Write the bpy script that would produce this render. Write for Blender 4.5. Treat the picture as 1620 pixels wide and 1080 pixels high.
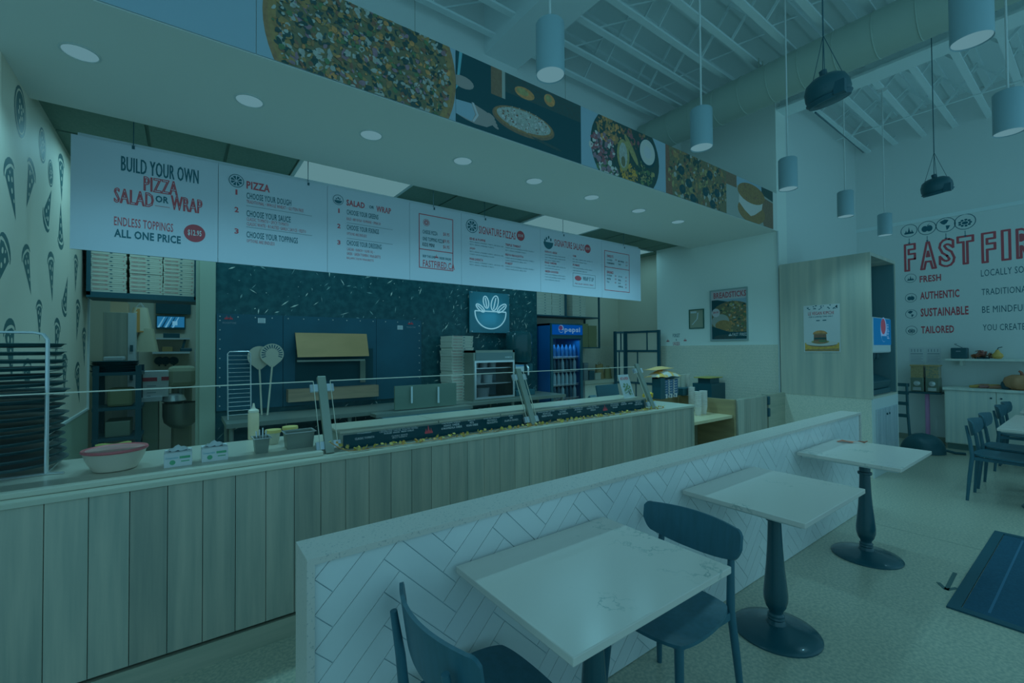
import bpy, math, random
from mathutils import Vector, Matrix
random.seed(7)
for o in list(bpy.data.objects): bpy.data.objects.remove(o)
S = bpy.context.scene
COL = S.collection
# ------------------------------------------------------------------ camera
FPX, YAW, PITCH, ROLL, CAMH = 705.4, math.radians(53.472), math.radians(0.962), math.radians(-0.388), 1.55
_F = Vector((math.cos(YAW), math.sin(YAW), 0)); _R = Vector((math.sin(YAW), -math.cos(YAW), 0)); _U = Vector((0, 0, 1))
CF = _F*math.cos(PITCH) + _U*math.sin(PITCH); U2 = _U*math.cos(PITCH) - _F*math.sin(PITCH)
CR = _R*math.cos(ROLL) + U2*math.sin(ROLL); CU = U2*math.cos(ROLL) - _R*math.sin(ROLL)
cd = bpy.data.cameras.new('camera'); cam = bpy.data.objects.new('camera', cd); COL.objects.link(cam)
cd.sensor_width = 36; cd.lens = 36*FPX/1620; cd.clip_start = 0.05; cd.clip_end = 100
cam.matrix_world = Matrix(((CR.x, CU.x, -CF.x, 0), (CR.y, CU.y, -CF.y, 0), (CR.z, CU.z, -CF.z, CAMH), (0, 0, 0, 1)))
S.camera = cam
def P(u, v, X=None, Y=None, Z=None):
    "point of the place seen at photo position (u, v) on the plane X, Y or Z = const"
    d = CF + CR*((u-810)/FPX) + CU*((540-v)/FPX)
    t = X/d.x if X is not None else Y/d.y if Y is not None else (Z-CAMH)/d.z
    return Vector((0, 0, CAMH)) + d*t
# ------------------------------------------------------------------ light and exposure
TINT = (0.32, 0.81, 1.0)                 # the cold teal light that fills the place
S.view_settings.view_transform = 'Standard'; S.view_settings.look = 'None'
S.view_settings.exposure = 0.0; S.view_settings.gamma = 1.0; S.view_settings.use_curve_mapping = False
W = bpy.data.worlds.new('world'); S.world = W; W.use_nodes = True
WORLD = 0.51
W.node_tree.nodes['Background'].inputs[0].default_value = (TINT[0]*.95, TINT[1], TINT[2]*1.03, 1)
W.node_tree.nodes['Background'].inputs[1].default_value = WORLD
def area(name, loc, size, power, col=(.33, .82, .95), rot=(0, 0, 0), sy=None, spread=None):
    l = bpy.data.lights.new(name, 'AREA'); l.energy = power; l.color = col; l.size = size
    if sy: l.shape = 'RECTANGLE'; l.size_y = sy
    if spread: l.spread = spread
    o = bpy.data.objects.new(name, l); COL.objects.link(o); o.location = loc; o.rotation_euler = rot; return o
# ------------------------------------------------------------------ helpers
def lin(c):
    c /= 255.0
    return c/12.92 if c <= .04045 else ((c+.055)/1.055)**2.4
KALB = 2.8
def alb(rgb): return tuple(max(.004, min(.93, lin(c)*KALB/t)) for c, t in zip(rgb, TINT)) + (1,)
def emi(rgb): return tuple(lin(c) for c in rgb) + (1,)
MATS = {}
def mat(name, rgb, rough=.5, metal=0, spec=.5, rgb2=None, scale=(8, 8, 8), detail=4, lo=.35, hi=.65, bump=0, rand=0, coat=0, kind='noise', space='Object'):
    if name in MATS: return MATS[name]
    m = bpy.data.materials.new(name); m.use_nodes = True; nt = m.node_tree; b = nt.nodes['Principled BSDF']
    b.inputs['Roughness'].default_value = rough; b.inputs['Metallic'].default_value = metal
    b.inputs['Specular IOR Level'].default_value = spec; b.inputs['Coat Weight'].default_value = coat
    b.inputs['Base Color'].default_value = alb(rgb)
    src = None
    if rgb2 is not None:
        tc = nt.nodes.new('ShaderNodeTexCoord'); mp = nt.nodes.new('ShaderNodeMapping'); mp.inputs['Scale'].default_value = scale
        nt.links.new(tc.outputs[space], mp.inputs[0])
        if kind == 'vor':
            n = nt.nodes.new('ShaderNodeTexVoronoi'); n.inputs['Scale'].default_value = 1; out = n.outputs['Distance']
        else:
            n = nt.nodes.new('ShaderNodeTexNoise'); n.inputs['Scale'].default_value = 1; n.inputs['Detail'].default_value = detail; out = n.outputs['Fac']
        nt.links.new(mp.outputs[0], n.inputs['Vector'])
        r = nt.nodes.new('ShaderNodeValToRGB'); r.color_ramp.elements[0].position = lo; r.color_ramp.elements[1].position = hi
        r.color_ramp.elements[0].color = alb(rgb); r.color_ramp.elements[1].color = alb(rgb2)
        nt.links.new(out, r.inputs[0]); src = r.outputs[0]
        if bump:
            bp = nt.nodes.new('ShaderNodeBump'); bp.inputs['Strength'].default_value = bump; bp.inputs['Distance'].default_value = .002
            nt.links.new(out, bp.inputs['Height']); nt.links.new(bp.outputs[0], b.inputs['Normal'])
    if rand:
        oi = nt.nodes.new('ShaderNodeObjectInfo'); mr = nt.nodes.new('ShaderNodeMapRange')
        mr.inputs['To Min'].default_value = 1-rand; mr.inputs['To Max'].default_value = 1+rand
        nt.links.new(oi.outputs['Random'], mr.inputs['Value'])
        h = nt.nodes.new('ShaderNodeHueSaturation'); nt.links.new(mr.outputs[0], h.inputs['Value'])
        if src: nt.links.new(src, h.inputs['Color'])
        else: h.inputs['Color'].default_value = alb(rgb)
        src = h.outputs[0]
    if src: nt.links.new(src, b.inputs['Base Color'])
    MATS[name] = m; return m
def emat(name, rgb, s=1):
    if name in MATS: return MATS[name]
    m = bpy.data.materials.new(name); m.use_nodes = True; nt = m.node_tree; nt.nodes.clear()
    e = nt.nodes.new('ShaderNodeEmission'); e.inputs[0].default_value = emi(rgb); e.inputs[1].default_value = s
    o = nt.nodes.new('ShaderNodeOutputMaterial'); nt.links.new(e.outputs[0], o.inputs[0]); MATS[name] = m; return m
def glassmat(name, f=.02, tint=(1, 1, 1), rough=.02):
    m = bpy.data.materials.new(name); m.use_nodes = True; nt = m.node_tree; nt.nodes.clear()
    t = nt.nodes.new('ShaderNodeBsdfTransparent'); t.inputs[0].default_value = (*tint, 1)
    g = nt.nodes.new('ShaderNodeBsdfGlossy'); g.inputs['Roughness'].default_value = rough
    lw = nt.nodes.new('ShaderNodeFresnel'); lw.inputs[0].default_value = 1.28
    ml = nt.nodes.new('ShaderNodeMath'); ml.operation = 'ADD'; ml.inputs[1].default_value = f-.02; ml.use_clamp = True
    nt.links.new(lw.outputs[0], ml.inputs[0])
    x = nt.nodes.new('ShaderNodeMixShader'); o = nt.nodes.new('ShaderNodeOutputMaterial')
    nt.links.new(ml.outputs[0], x.inputs[0]); nt.links.new(t.outputs[0], x.inputs[1]); nt.links.new(g.outputs[0], x.inputs[2]); nt.links.new(x.outputs[0], o.inputs[0])
    MATS[name] = m; return m
class Plane:
    def __init__(s, o, U, V, N): s.o, s.U, s.V, s.N = Vector(o), Vector(U), Vector(V), Vector(N)
    def p(s, a, b, n=0): return s.o + s.U*a + s.V*b + s.N*n
    def inv(s, q): d = Vector(q)-s.o; return d.dot(s.U), d.dot(s.V)
def front(Y): return Plane((0, Y, 0), (1, 0, 0), (0, 0, 1), (0, -1, 0))      # faces the customers; a = X, b = Z
def side(X): return Plane((X, 0, 0), (0, -1, 0), (0, 0, 1), (-1, 0, 0))       # faces -X; a = -Y, b = Z
def sidep(X): return Plane((X, 0, 0), (0, 1, 0), (0, 0, 1), (1, 0, 0))        # faces +X; a = Y
def flat(Z): return Plane((0, 0, Z), (1, 0, 0), (0, 1, 0), (0, 0, 1))
class MB:
    def __init__(s): s.v, s.f, s.m = [], [], []
    def add(s, vs, fs, m=0):
        b = len(s.v); s.v += [tuple(q) for q in vs]; s.f += [tuple(i+b for i in f) for f in fs]; s.m += [m]*len(fs); return s
    def box(s, x0, x1, y0, y1, z0, z1, m=0):
        return s.add([(x0, y0, z0), (x1, y0, z0), (x1, y1, z0), (x0, y1, z0), (x0, y0, z1), (x1, y0, z1), (x1, y1, z1), (x0, y1, z1)],
                     [(0, 3, 2, 1), (4, 5, 6, 7), (0, 1, 5, 4), (1, 2, 6, 5), (2, 3, 7, 6), (3, 0, 4, 7)], m)
    def obox(s, c, ax, ay, az, m=0):
        c, ax, ay, az = map(Vector, (c, ax, ay, az))
        vs = [c+ax*i+ay*j+az*k for k in (-1, 1) for (i, j) in ((-1, -1), (1, -1), (1, 1), (-1, 1))]
        fs = [(0, 3, 2, 1), (4, 5, 6, 7), (0, 1, 5, 4), (1, 2, 6, 5), (2, 3, 7, 6), (3, 0, 4, 7)]
        if ax.cross(ay).dot(az) < 0: fs = [f[::-1] for f in fs]
        return s.add(vs, fs, m)
    def bar(s, a, b, w, h, m=0, up=(0, 0, 1)):
        a, b = Vector(a), Vector(b); d = (b-a); up = Vector(up); x = d.cross(up)
        if x.length < 1e-6: x = Vector((1, 0, 0))
        x.normalize(); y = x.cross(d).normalized()
        return s.obox((a+b)/2, d/2, x*w/2, y*h/2, m)
    def tube(s, pts, r, n=8, m=0):
        pts = [Vector(p) for p in pts]; rs = r if isinstance(r, (list, tuple)) else [r]*len(pts)
        vs, fs = [], []; px = None
        for i, p in enumerate(pts):
            d = (pts[min(i+1, len(pts)-1)]-pts[max(i-1, 0)]).normalized()
            if px is None: px = d.orthogonal().normalized()
            px = (px-d*px.dot(d)).normalized(); py = d.cross(px)
            for k in range(n):
                a = 2*math.pi*k/n; vs.append(p+(px*math.cos(a)+py*math.sin(a))*rs[i])
        for i in range(len(pts)-1):
            for k in range(n): fs.append((i*n+k, i*n+(k+1) % n, (i+1)*n+(k+1) % n, (i+1)*n+k))
        fs.append(tuple(range(n))[::-1]); fs.append(tuple((len(pts)-1)*n+k for k in range(n)))
        return s.add(vs, fs, m)
    def lathe(s, prof, c=(0, 0, 0), n=24, m=0, A=(0, 0, 1), sx=1, sy=1):
        c, A = Vector(c), Vector(A).normalized(); X = A.orthogonal().normalized() if abs(A.z) < .999 else Vector((1, 0, 0)); Yv = A.cross(X)
        vs, fs = [], []
        for (r, z) in prof:
            for k in range(n):
                a = 2*math.pi*k/n; vs.append(c+A*z+X*(r*math.cos(a)*sx)+Yv*(r*math.sin(a)*sy))
        for i in range(len(prof)-1):
            for k in range(n): fs.append((i*n+k, i*n+(k+1) % n, (i+1)*n+(k+1) % n, (i+1)*n+k))
        if prof[0][0] > 1e-5: fs.append(tuple(range(n))[::-1])
        if prof[-1][0] > 1e-5: fs.append(tuple((len(prof)-1)*n+k for k in range(n)))
        return s.add(vs, fs, m)
    def poly(s, pl, pts, off=0, m=0):
        if len(pts) < 3: return s
        ar = sum(pts[i][0]*pts[(i+1) % len(pts)][1]-pts[(i+1) % len(pts)][0]*pts[i][1] for i in range(len(pts)))
        flip = (pl.U.cross(pl.V).dot(pl.N) < 0) != (ar < 0)
        f = tuple(range(len(pts))); return s.add([pl.p(a, b, off) for a, b in pts], [f[::-1] if flip else f], m)
    def slab(s, pl, pts, o0, o1, m=0):
        n = len(pts)
        ar = sum(pts[i][0]*pts[(i+1) % n][1]-pts[(i+1) % n][0]*pts[i][1] for i in range(n))
        if (pl.U.cross(pl.V).dot(pl.N) < 0) != (ar < 0): pts = pts[::-1]
        vs = [pl.p(a, b, o0) for a, b in pts]+[pl.p(a, b, o1) for a, b in pts]
        fs = [tuple(range(n))[::-1], tuple(range(n, 2*n))]+[(i, (i+1) % n, n+(i+1) % n, n+i) for i in range(n)]
        return s.add(vs, fs, m)
    def grid(s, fn, nu, nv, th, m=0):
        "two-sided shell: fn(a, b) -> point, a and b in 0..1"
        pts = [[Vector(fn(i/nu, j/nv)) for j in range(nv+1)] for i in range(nu+1)]; vs = []; fs = []
        W_ = nv+1
        for sgn in (0, 1):
            for i in range(nu+1):
                for j in range(nv+1):
                    du = pts[min(i+1, nu)][j]-pts[max(i-1, 0)][j]; dv = pts[i][min(j+1, nv)]-pts[i][max(j-1, 0)]
                    nn = du.cross(dv); nn = nn.normalized() if nn.length > 1e-9 else Vector((0, 0, 1))
                    vs.append(pts[i][j]+nn*(th/2 if sgn else -th/2))
        B = (nu+1)*W_
        for i in range(nu):
            for j in range(nv):
                a, b, c, d = i*W_+j, (i+1)*W_+j, (i+1)*W_+j+1, i*W_+j+1
                fs.append((a, d, c, b)); fs.append((B+a, B+b, B+c, B+d))
        ring = [i*W_ for i in range(nu+1)]+[nu*W_+j for j in range(1, nv+1)]+[i*W_+nv for i in range(nu-1, -1, -1)]+[j for j in range(nv-1, 0, -1)]
        for k in range(len(ring)):
            a, b = ring[k], ring[(k+1) % len(ring)]; fs.append((a, b, B+b, B+a))
        return s.add(vs, fs, m)
    def mesh(s, name, mats, smooth=False):
        me = bpy.data.meshes.new(name); me.from_pydata(s.v, [], s.f)
        for mm in (mats if isinstance(mats, (list, tuple)) else [mats]): me.materials.append(mm)
        if any(s.m): me.polygons.foreach_set('material_index', s.m)
        me.update()
        if smooth:
            me.shade_smooth(); me.set_sharp_from_angle(angle=math.radians(40))
        return me
    def build(s, name, mats, parent=None, smooth=False, bev=0, **kw):
        return put(name, s.mesh(name, mats, smooth), parent, bev, **kw)
def world_loc(o):
    v = Vector((0, 0, 0))
    while o: v += o.location; o = o.parent
    return v
def tag(o, label=None, cat=None, group=None, kind=None):
    if label: o['label'] = label
    if cat: o['category'] = cat
    if group: o['group'] = group
    if kind: o['kind'] = kind
    return o
def put(name, me, parent=None, bev=0, **kw):
    o = bpy.data.objects.new(name, me); COL.objects.link(o)
    if parent:
        o.parent = parent; o.matrix_parent_inverse = Matrix.Translation(-root_loc(parent))
    if bev:
        md = o.modifiers.new('bevel', 'BEVEL'); md.width = bev; md.segments = 2; md.limit_method = 'ANGLE'; md.angle_limit = .7
    return tag(o, **kw)
def root_loc(o):
    # parts keep world coordinates in their meshes; only top-level things carry a location
    return Vector(o.location) if o.parent is None else Vector((0, 0, 0))
def thing(name, label, cat, loc=(0, 0, 0), group=None):
    o = bpy.data.objects.new(name, None); COL.objects.link(o); o.location = loc; o.empty_display_size = .05
    return tag(o, label, cat, group)
def dup(root, loc, rz=0, **kw):
    r = root.copy(); COL.objects.link(r); r.location = loc; r.rotation_euler = (0, 0, rz); tag(r, **kw)
    for ch in root.children:
        c = ch.copy(); COL.objects.link(c); c.parent = r
        for g in ch.children:
            d = g.copy(); COL.objects.link(d); d.parent = c
    return r
def struct(name, mb, m, parent=None, smooth=False, **kw): return mb.build(name, m, parent, smooth, kind='structure', **kw)
ORD = 'first second third fourth fifth sixth seventh eighth ninth tenth eleventh twelfth thirteenth fourteenth fifteenth sixteenth seventeenth eighteenth nineteenth twentieth twenty-first twenty-second twenty-third twenty-fourth twenty-fifth twenty-sixth twenty-seventh twenty-eighth'.split()
def ell(cx, cy, rx, ry, n=20, a0=0, a1=2*math.pi, rot=0):
    full = abs(a1-a0-2*math.pi) < 1e-6; out = []
    for k in range(n if full else n+1):
        a = a0+(a1-a0)*k/n; x, y = rx*math.cos(a), ry*math.sin(a)
        out.append((cx+x*math.cos(rot)-y*math.sin(rot), cy+x*math.sin(rot)+y*math.cos(rot)))
    return out
def rect(a0, a1, b0, b1): return [(a0, b0), (a1, b0), (a1, b1), (a0, b1)]
def clip(pts, a0, a1, b0, b1):
    for ax, lim, sg in ((0, a0, 1), (0, a1, -1), (1, b0, 1), (1, b1, -1)):
        out = []
        for i in range(len(pts)):
            p, q = pts[i-1], pts[i]; pin, qin = (p[ax]-lim)*sg >= 0, (q[ax]-lim)*sg >= 0
            if pin != qin:
                t = (lim-p[ax])/(q[ax]-p[ax]); out.append((p[0]+(q[0]-p[0])*t, p[1]+(q[1]-p[1])*t))
            if qin: out.append(q)
        pts = out
        if len(pts) < 3: return []
    return pts
TXT = {}
def glyphs(s, bold=0, outline=0, res=2):
    "flat letter shapes as (vertices, faces), normalised to a unit box"
    key = (s, bold, outline, res)
    if key in TXT: return TXT[key]
    c = bpy.data.curves.new('t', 'FONT'); c.body = s; c.size = 1; c.resolution_u = res; c.dimensions = '2D'
    c.space_character = 1.08
    c.offset = bold
    o = bpy.data.objects.new('t', c); me = bpy.data.meshes.new_from_object(o)
    vs = [tuple(v.co) for v in me.vertices]; fs = [tuple(p.vertices) for p in me.polygons]; es = None
    if outline:   # edges used by one face only make the contour
        cnt = {}
        for f in fs:
            for i in range(len(f)):
                e = (f[i], f[(i+1) % len(f)]); k = tuple(sorted(e)); cnt[k] = cnt.get(k, 0)+1
        es = [k for k, n_ in cnt.items() if n_ == 1]
    bpy.data.objects.remove(o); bpy.data.curves.remove(c); bpy.data.meshes.remove(me)
    xs = [v[0] for v in vs]; ys = [v[1] for v in vs]; x0, x1, y0, y1 = min(xs), max(xs), min(ys), max(ys)
    vs = [((v[0]-x0)/(x1-x0), (v[1]-y0)/(y1-y0)) for v in vs]
    TXT[key] = (vs, fs, es); return TXT[key]
def letter(mb, pl, s, a0, a1, b0, b1, off=.002, m=0, bold=.012, outline=0, res=2):
    "write s on plane pl in the box a0..a1, b0..b1 (outline > 0: letters drawn as a double line of that width)"
    if not s.strip(): return mb
    if bold > 0 and not outline and any(ch in 'MW' for ch in s):
        d = bold*.8*(b1-b0)
        for sh in (-d, 0, d): letter(mb, pl, s, a0+sh, a1+sh, b0, b1, off+sh*.001, m, 0, 0, res)
        return mb
    vs, fs, es = glyphs(s, bold, 1 if outline else 0, res)
    if not outline:
        pts = [pl.p(a0+(a1-a0)*x, b0+(b1-b0)*y, off) for x, y in vs]
        fl = pl.U.cross(pl.V).dot(pl.N) < 0
        mb.add(pts, [f[::-1] if fl else f for f in fs], m)
    else:
        q = [(a0+(a1-a0)*x, b0+(b1-b0)*y) for x, y in vs]; w = outline/2
        for i, j in es:
            (x0, y0), (x1, y1) = q[i], q[j]; L = math.hypot(x1-x0, y1-y0)
            if L < 1e-6: continue
            nx, ny = -(y1-y0)/L*w, (x1-x0)/L*w; ex, ey = (x1-x0)/L*w*.7, (y1-y0)/L*w*.7
            mb.poly(pl, [(x0-ex+nx, y0-ey+ny), (x1+ex+nx, y1+ey+ny), (x1+ex-nx, y1+ey-ny), (x0-ex-nx, y0-ey-ny)], off+random.random()*1e-4, m)
    return mb
def frame(mb, pl, a0, a1, b0, b1, w, o0, o1, m=0):
    mb.slab(pl, rect(a0, a1, b1-w, b1), o0, o1, m); mb.slab(pl, rect(a0, a1, b0, b0+w), o0, o1, m)
    mb.slab(pl, rect(a0, a0+w, b0+w, b1-w), o0, o1, m); mb.slab(pl, rect(a1-w, a1, b0+w, b1-w), o0, o1, m); return mb
def flame(mb, pl, a, b, s, off, m):
    "three-tongued flame mark, s = width"
    for da, h, w in ((-.32, .6, .17), (0, 1.0, .2), (.32, .6, .17)):
        x = a+da*s; mb.poly(pl, [(x-w*s, b), (x-w*s*1.1, b+.2*s), (x-w*s*.5, b+.4*h*s), (x, b+h*s), (x+w*s*.5, b+.4*h*s), (x+w*s*1.1, b+.2*s), (x+w*s, b)], off, m)
# ------------------------------------------------------------------ materials
M_white = mat('white_paint', (76, 124, 136), .6)
M_wall = mat('wall_paint', (82, 132, 144), .65)
M_soffit = mat('soffit_paint', (84, 132, 142), .6)
M_cream = mat('cream_paint', (82, 124, 124), .6)
M_ceil = mat('ceiling_paint', (84, 138, 152), .7)
M_black = mat('black_wood', (11, 54, 69), .42, rgb2=(13, 58, 75), scale=(40, 40, 4))
M_cast = mat('black_cast_iron', (5, 44, 56), .25, coat=.3)
M_blackm = mat('black_metal', (6, 48, 62), .45)
M_dark = mat('dark_plastic', (6, 48, 60), .4)
M_steel = mat('brushed_steel', (54, 90, 92), .38, metal=.5, rgb2=(48, 84, 86), scale=(3, 3, 3))
M_shade = mat('pendant_enamel', (52, 102, 118), .45)
M_chrome = mat('chrome_wire', (80, 128, 142), .25, metal=.6)
M_red = mat('red_print', (74, 48, 60), .6)
M_ink = mat('dark_print', (8, 58, 74), .6)
M_inkgrey = mat('grey_print', (48, 88, 104), .6)
M_paper = mat('white_print', (78, 126, 140), .5)
M_yellow = mat('yellow_leaf', (80, 110, 54), .6, rgb2=(78, 100, 50), scale=(30, 30, 30))
# ================================================================== THE SETTING
M_floor = mat('polished_concrete', (60, 98, 97), .28, rgb2=(74, 112, 109), scale=(60, 60, 60), detail=8, lo=.38, hi=.62)
struct('floor', MB().box(-4, 10.2, -1.7, 9, -.1, 0), M_floor)
fl = bpy.data.objects['floor']
M_joint = mat('floor_joint', (52, 88, 88), .6)
MB().box(4.884, 4.889, -1.6, 1.4, 0, .0008).build('floor_joint', M_joint, fl)
# roof deck with its joists
ceil = struct('ceiling', MB().box(-4, 10.2, -1.9, 4.5, 5.5, 5.6), M_ceil)
ys = [1.06+.37*k for k in range(-7, 9)]
for y in ys:
    m = MB().box(-3.9, 9.8, y-.035, y+.035, 5.0, 5.025).box(-3.9, 9.8, y-.04, y+.04, 5.46, 5.5)
    j = m.build('joist', M_ceil, ceil)
    w = MB(); x = 0.6
    while x < 9.7:
        w.bar((x, y, 5.02), (x+.75, y, 5.47), .014, .014); x += 1.5
    w.build('joist_web', M_ceil, j)
for x in (2.0, 4.15, 5.0, 7.6, 8.9):
    m = MB()
    for a, b in zip(ys, ys[1:]):
        m.bar((x, a, 5.02), (x, b, 5.46), .012, .03); m.bar((x, b, 5.02), (x+.02, a, 5.46), .012, .03)
    m.build('bridging', M_ceil, ceil)
MB().tube([(8.75, -1.8, 4.99), (8.75, 2.7, 4.99)], .008, 6).build('brace_rod', M_ceil, ceil)
MB().tube([(7.25, -1.8, 5.0), (7.25, 2.7, 5.0)], .006, 6).build('brace_rod', M_ceil, ceil)
# girders
M_webdark = mat('girder_web_shade', (40, 84, 86), .7)  # girder web tone with its shade mixed in; no part uses it
struct('trim_1', MB().box(2.75, 3.22, -1.8, 4.2, 4.9, 5.5), M_ceil)
g = MB().box(6.62, 6.92, -1.8, 2.74, 4.84, 4.87).box(6.75, 6.79, -1.8, 2.74, 4.87, 5.4).box(6.62, 6.92, -1.8, 2.74, 5.4, 5.43)
struct('trim_2', g, [M_ceil])
# walls
struct('wall_upper', MB().box(-3, 6.6, 4.2, 4.35, 3.3, 5.5), M_wall)
for x in (1.9, 4.0): MB().box(x, x+.004, 4.1985, 4.2, 3.8, 5.5).build('panel_seam', M_joint, bpy.data.objects['wall_upper'])
wr = struct('wall_right', MB().box(6.6, 6.9, 2.74, 4.69, 0, 5.5), mat('end_wall_paint', (88, 140, 150), .6))
struct('wall_alcove', MB().box(6.9, 9.8, 2.74, 2.9, 0, 5.5), M_wall)
wf = struct('wall_far', MB().box(9.8, 10, -1.7, 2.9, 0, 5.5), M_wall)
MB().box(9.785, 9.8, -1.7, 2.74, 3.60, 3.66).build('picture_rail', M_ceil, wf)
MB().box(9.79, 9.8, 1.62, 2.74, 0, .09).build('skirting', M_joint, wf)
M_tile = mat('small_tile', (90, 134, 136), .35, rgb2=(80, 124, 126), scale=(90, 90, 90), kind='vor', lo=.1, hi=.7)
tl = MB()
MB().box(6.588, 6.6, 2.74, 4.69, 0, 1.586).build('tile_wainscot', M_tile, wr)
for k in range(38):
    tl.box(6.5862, 6.588, 2.75, 4.68, .02+k*.041, .022+k*.041)
tl.build('tile_joints', mat('tile_grout', (74, 116, 118), .6), wr, kind='stuff')
MB().box(6.582, 6.602, 2.725, 2.745, 0, 3.15).build('corner_bead', M_white, wr)
kb = struct('wall_kitchen_back', MB().box(4.45, 7.1, 5.8, 5.95, 0, 3.25), M_cream)
MB().box(4.45, 6.9, 5.79, 5.8, 0, 1.586).build('tile_wainscot', M_tile, kb)
ks = struct('wall_kitchen_side', MB().box(6.9, 7.1, 4.69, 5.8, 0, 3.25), M_cream)
MB().box(6.888, 6.9, 4.69, 5.79, 0, 1.586).build('tile_wainscot', M_tile, ks)
# black stone wall with pale flecks
M_stone = mat('black_stone', (4, 42, 52), .35, spec=.3, rgb2=(10, 54, 64), scale=(14, 14, 14), lo=.4, hi=.7)
gw = struct('wall_stone', MB().box(.27, 4.45, 5.35, 5.8, 0, 3.25), M_stone)
fk = MB(); pl = front(5.35)
for k in range(900):
    a, b = random.uniform(.3, 4.43), random.uniform(.1, 2.7)
    if random.random() < .25: a = random.uniform(3.0, 4.4)
    L = random.choice((.015, .02, .03, .05, .08, .1))*random.uniform(.6, 1.1); w = random.uniform(.002, .0055)*(1 if L < .04 else 1.5)
    t = random.gauss(1.0, .5) if random.random() < .8 else random.uniform(0, 3)
    dx, dy = math.cos(t)*L/2, math.sin(t)*L/2; nx, ny = -math.sin(t)*w, math.cos(t)*w
    fk.poly(pl, [(a-dx, b-dy), (a+nx, b+ny), (a+dx, b+dy), (a-nx, b-ny)], .0006, random.choice((0, 1)))
fk.build('stone_fleck', [mat('fleck_dim', (44, 92, 100), .4), mat('fleck_bright', (80, 128, 132), .4)], gw, kind='stuff')
# jamb of the kitchen doorway
struct('trim_3', MB().box(.14, .27, 5.33, 5.80, 0, 3.25).box(.11, .14, 5.36, 5.42, 0, 3.25), mat('jamb_paint', (60, 102, 100), .55))
# left wall with pizza pictures
wl = struct('wall_left', MB().box(-.98, -.78, 3.5, 6.3, 0, 3.25), mat('left_wall_paint', (84, 124, 124), .55))
MB().box(-.78, -.772, 3.5, 6.3, 0, .955).build('wainscot', mat('wainscot_panel', (58, 102, 98), .4), wl)
MB().box(-.78, -.766, 3.5, 6.3, .955, .975).build('wainscot_cap', M_white, wl)
MB().box(-.78, -.764, 6.27, 6.3, .955, 3.2).build('edge_bead', M_white, wl)
M_slice = mat('pizza_decal', (20, 62, 70), .5)
M_wl = MATS['left_wall_paint']
pl = sidep(-.78)
def slice_decal(u, v, h, ang, kind=0):
    q = P(u, v, X=-.78); a, b = q.y, q.z; m = MB(); c, s_ = math.cos(ang), math.sin(ang)
    def tr(pts): return [(a+(x*c-y*s_)*h, b+(x*s_+y*c)*h) for x, y in pts]
    if kind == 0:
        m.poly(pl, tr([(0, -.62), (.24, .18), (.12, .25), (-.12, .25), (-.24, .18)]), .0006, 0)
        cr = [(.30*math.cos(t)*1.05, .18+.24*math.sin(t)) for t in [math.pi*k/8 for k in range(9)]]
        ci = [(.30*math.cos(t)*.95, .18+.13*math.sin(t)) for t in [math.pi*k/8 for k in range(8, -1, -1)]]
        for i in range(8): m.poly(pl, tr([cr[i], cr[i+1], ci[7-i], ci[8-i]]), .0006, 0)
        for x, y, r in ((-.09, .10, .055), (.08, .05, .05), (0, -.12, .05), (.03, -.3, .035), (.02, .18, .03)): m.poly(pl, tr(ell(x, y, r*.8, r, 10)), .0011, 1)
    else:
        m.poly(pl, tr(ell(0, 0, .40, .5, 22)), .0006, 0)
        m.poly(pl, tr(ell(0, 0, .34, .44, 22)), .0010, 1); m.poly(pl, tr(ell(0, 0, .30, .40, 22)), .0014, 0)
        for k in range(9): m.poly(pl, tr(ell(.17*math.cos(k*2.4)*(.4+.09*k), .22*math.sin(k*2.4)*(.4+.09*k), .04, .05, 8)), .0018, 1)
    m.build('pizza_picture' if kind else 'pizza_slice_picture', [M_slice, M_wl], wl)
for (u, v, h, an, k) in ((32, 177, .30, .1, 1), (67, 230, .24, .1, 1), (80, 274, .2, 0, 1), (17, 290, .34, .5, 0), (48, 285, .34, -.4, 0), (75, 335, .36, 2.6, 0), (97, 274, .36, .1, 0),
        (96, 365, .36, 3.2, 0), (4, 410, .36, -.6, 0), (43, 420, .32, .5, 0), (81, 430, .36, .2, 0), (120, 427, .34, -.1, 0), (103, 473, .36, 2.7, 0), (62, 500, .27, .1, 0),
        (90, 533, .36, -.2, 0), (16, 545, .36, .2, 0), (123, 500, .38, -.2, 0), (133, 543, .38, .1, 0), (123, 600, .40, .4, 0), (102, 588, .36, 0, 0), (43, 600, .32, .1, 0), (132, 400, .36, .2, 0), (22, 730, .3, .2, 0)):
    slice_decal(u, v, h, an, k)
struct('light_block_west', MB().box(-2.4, -2.2, 2.0, 3.6, 0, 5.5), M_wall)  # unseen wall, added and cut short to control light from the left
# back room behind the doorway
struct('wall_backroom_back', MB().box(-1.4, 1.8, 8.4, 8.55, 0, 3.25), M_cream)
struct('wall_backroom_left', MB().box(-1.35, -1.2, 6.3, 8.4, 0, 3.25).box(-1.2, -.98, 6.2, 6.3, 0, 3.25), M_cream)
struct('wall_backroom_right', MB().box(1.6, 1.75, 5.8, 8.4, 0, 3.25), M_cream)
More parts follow.
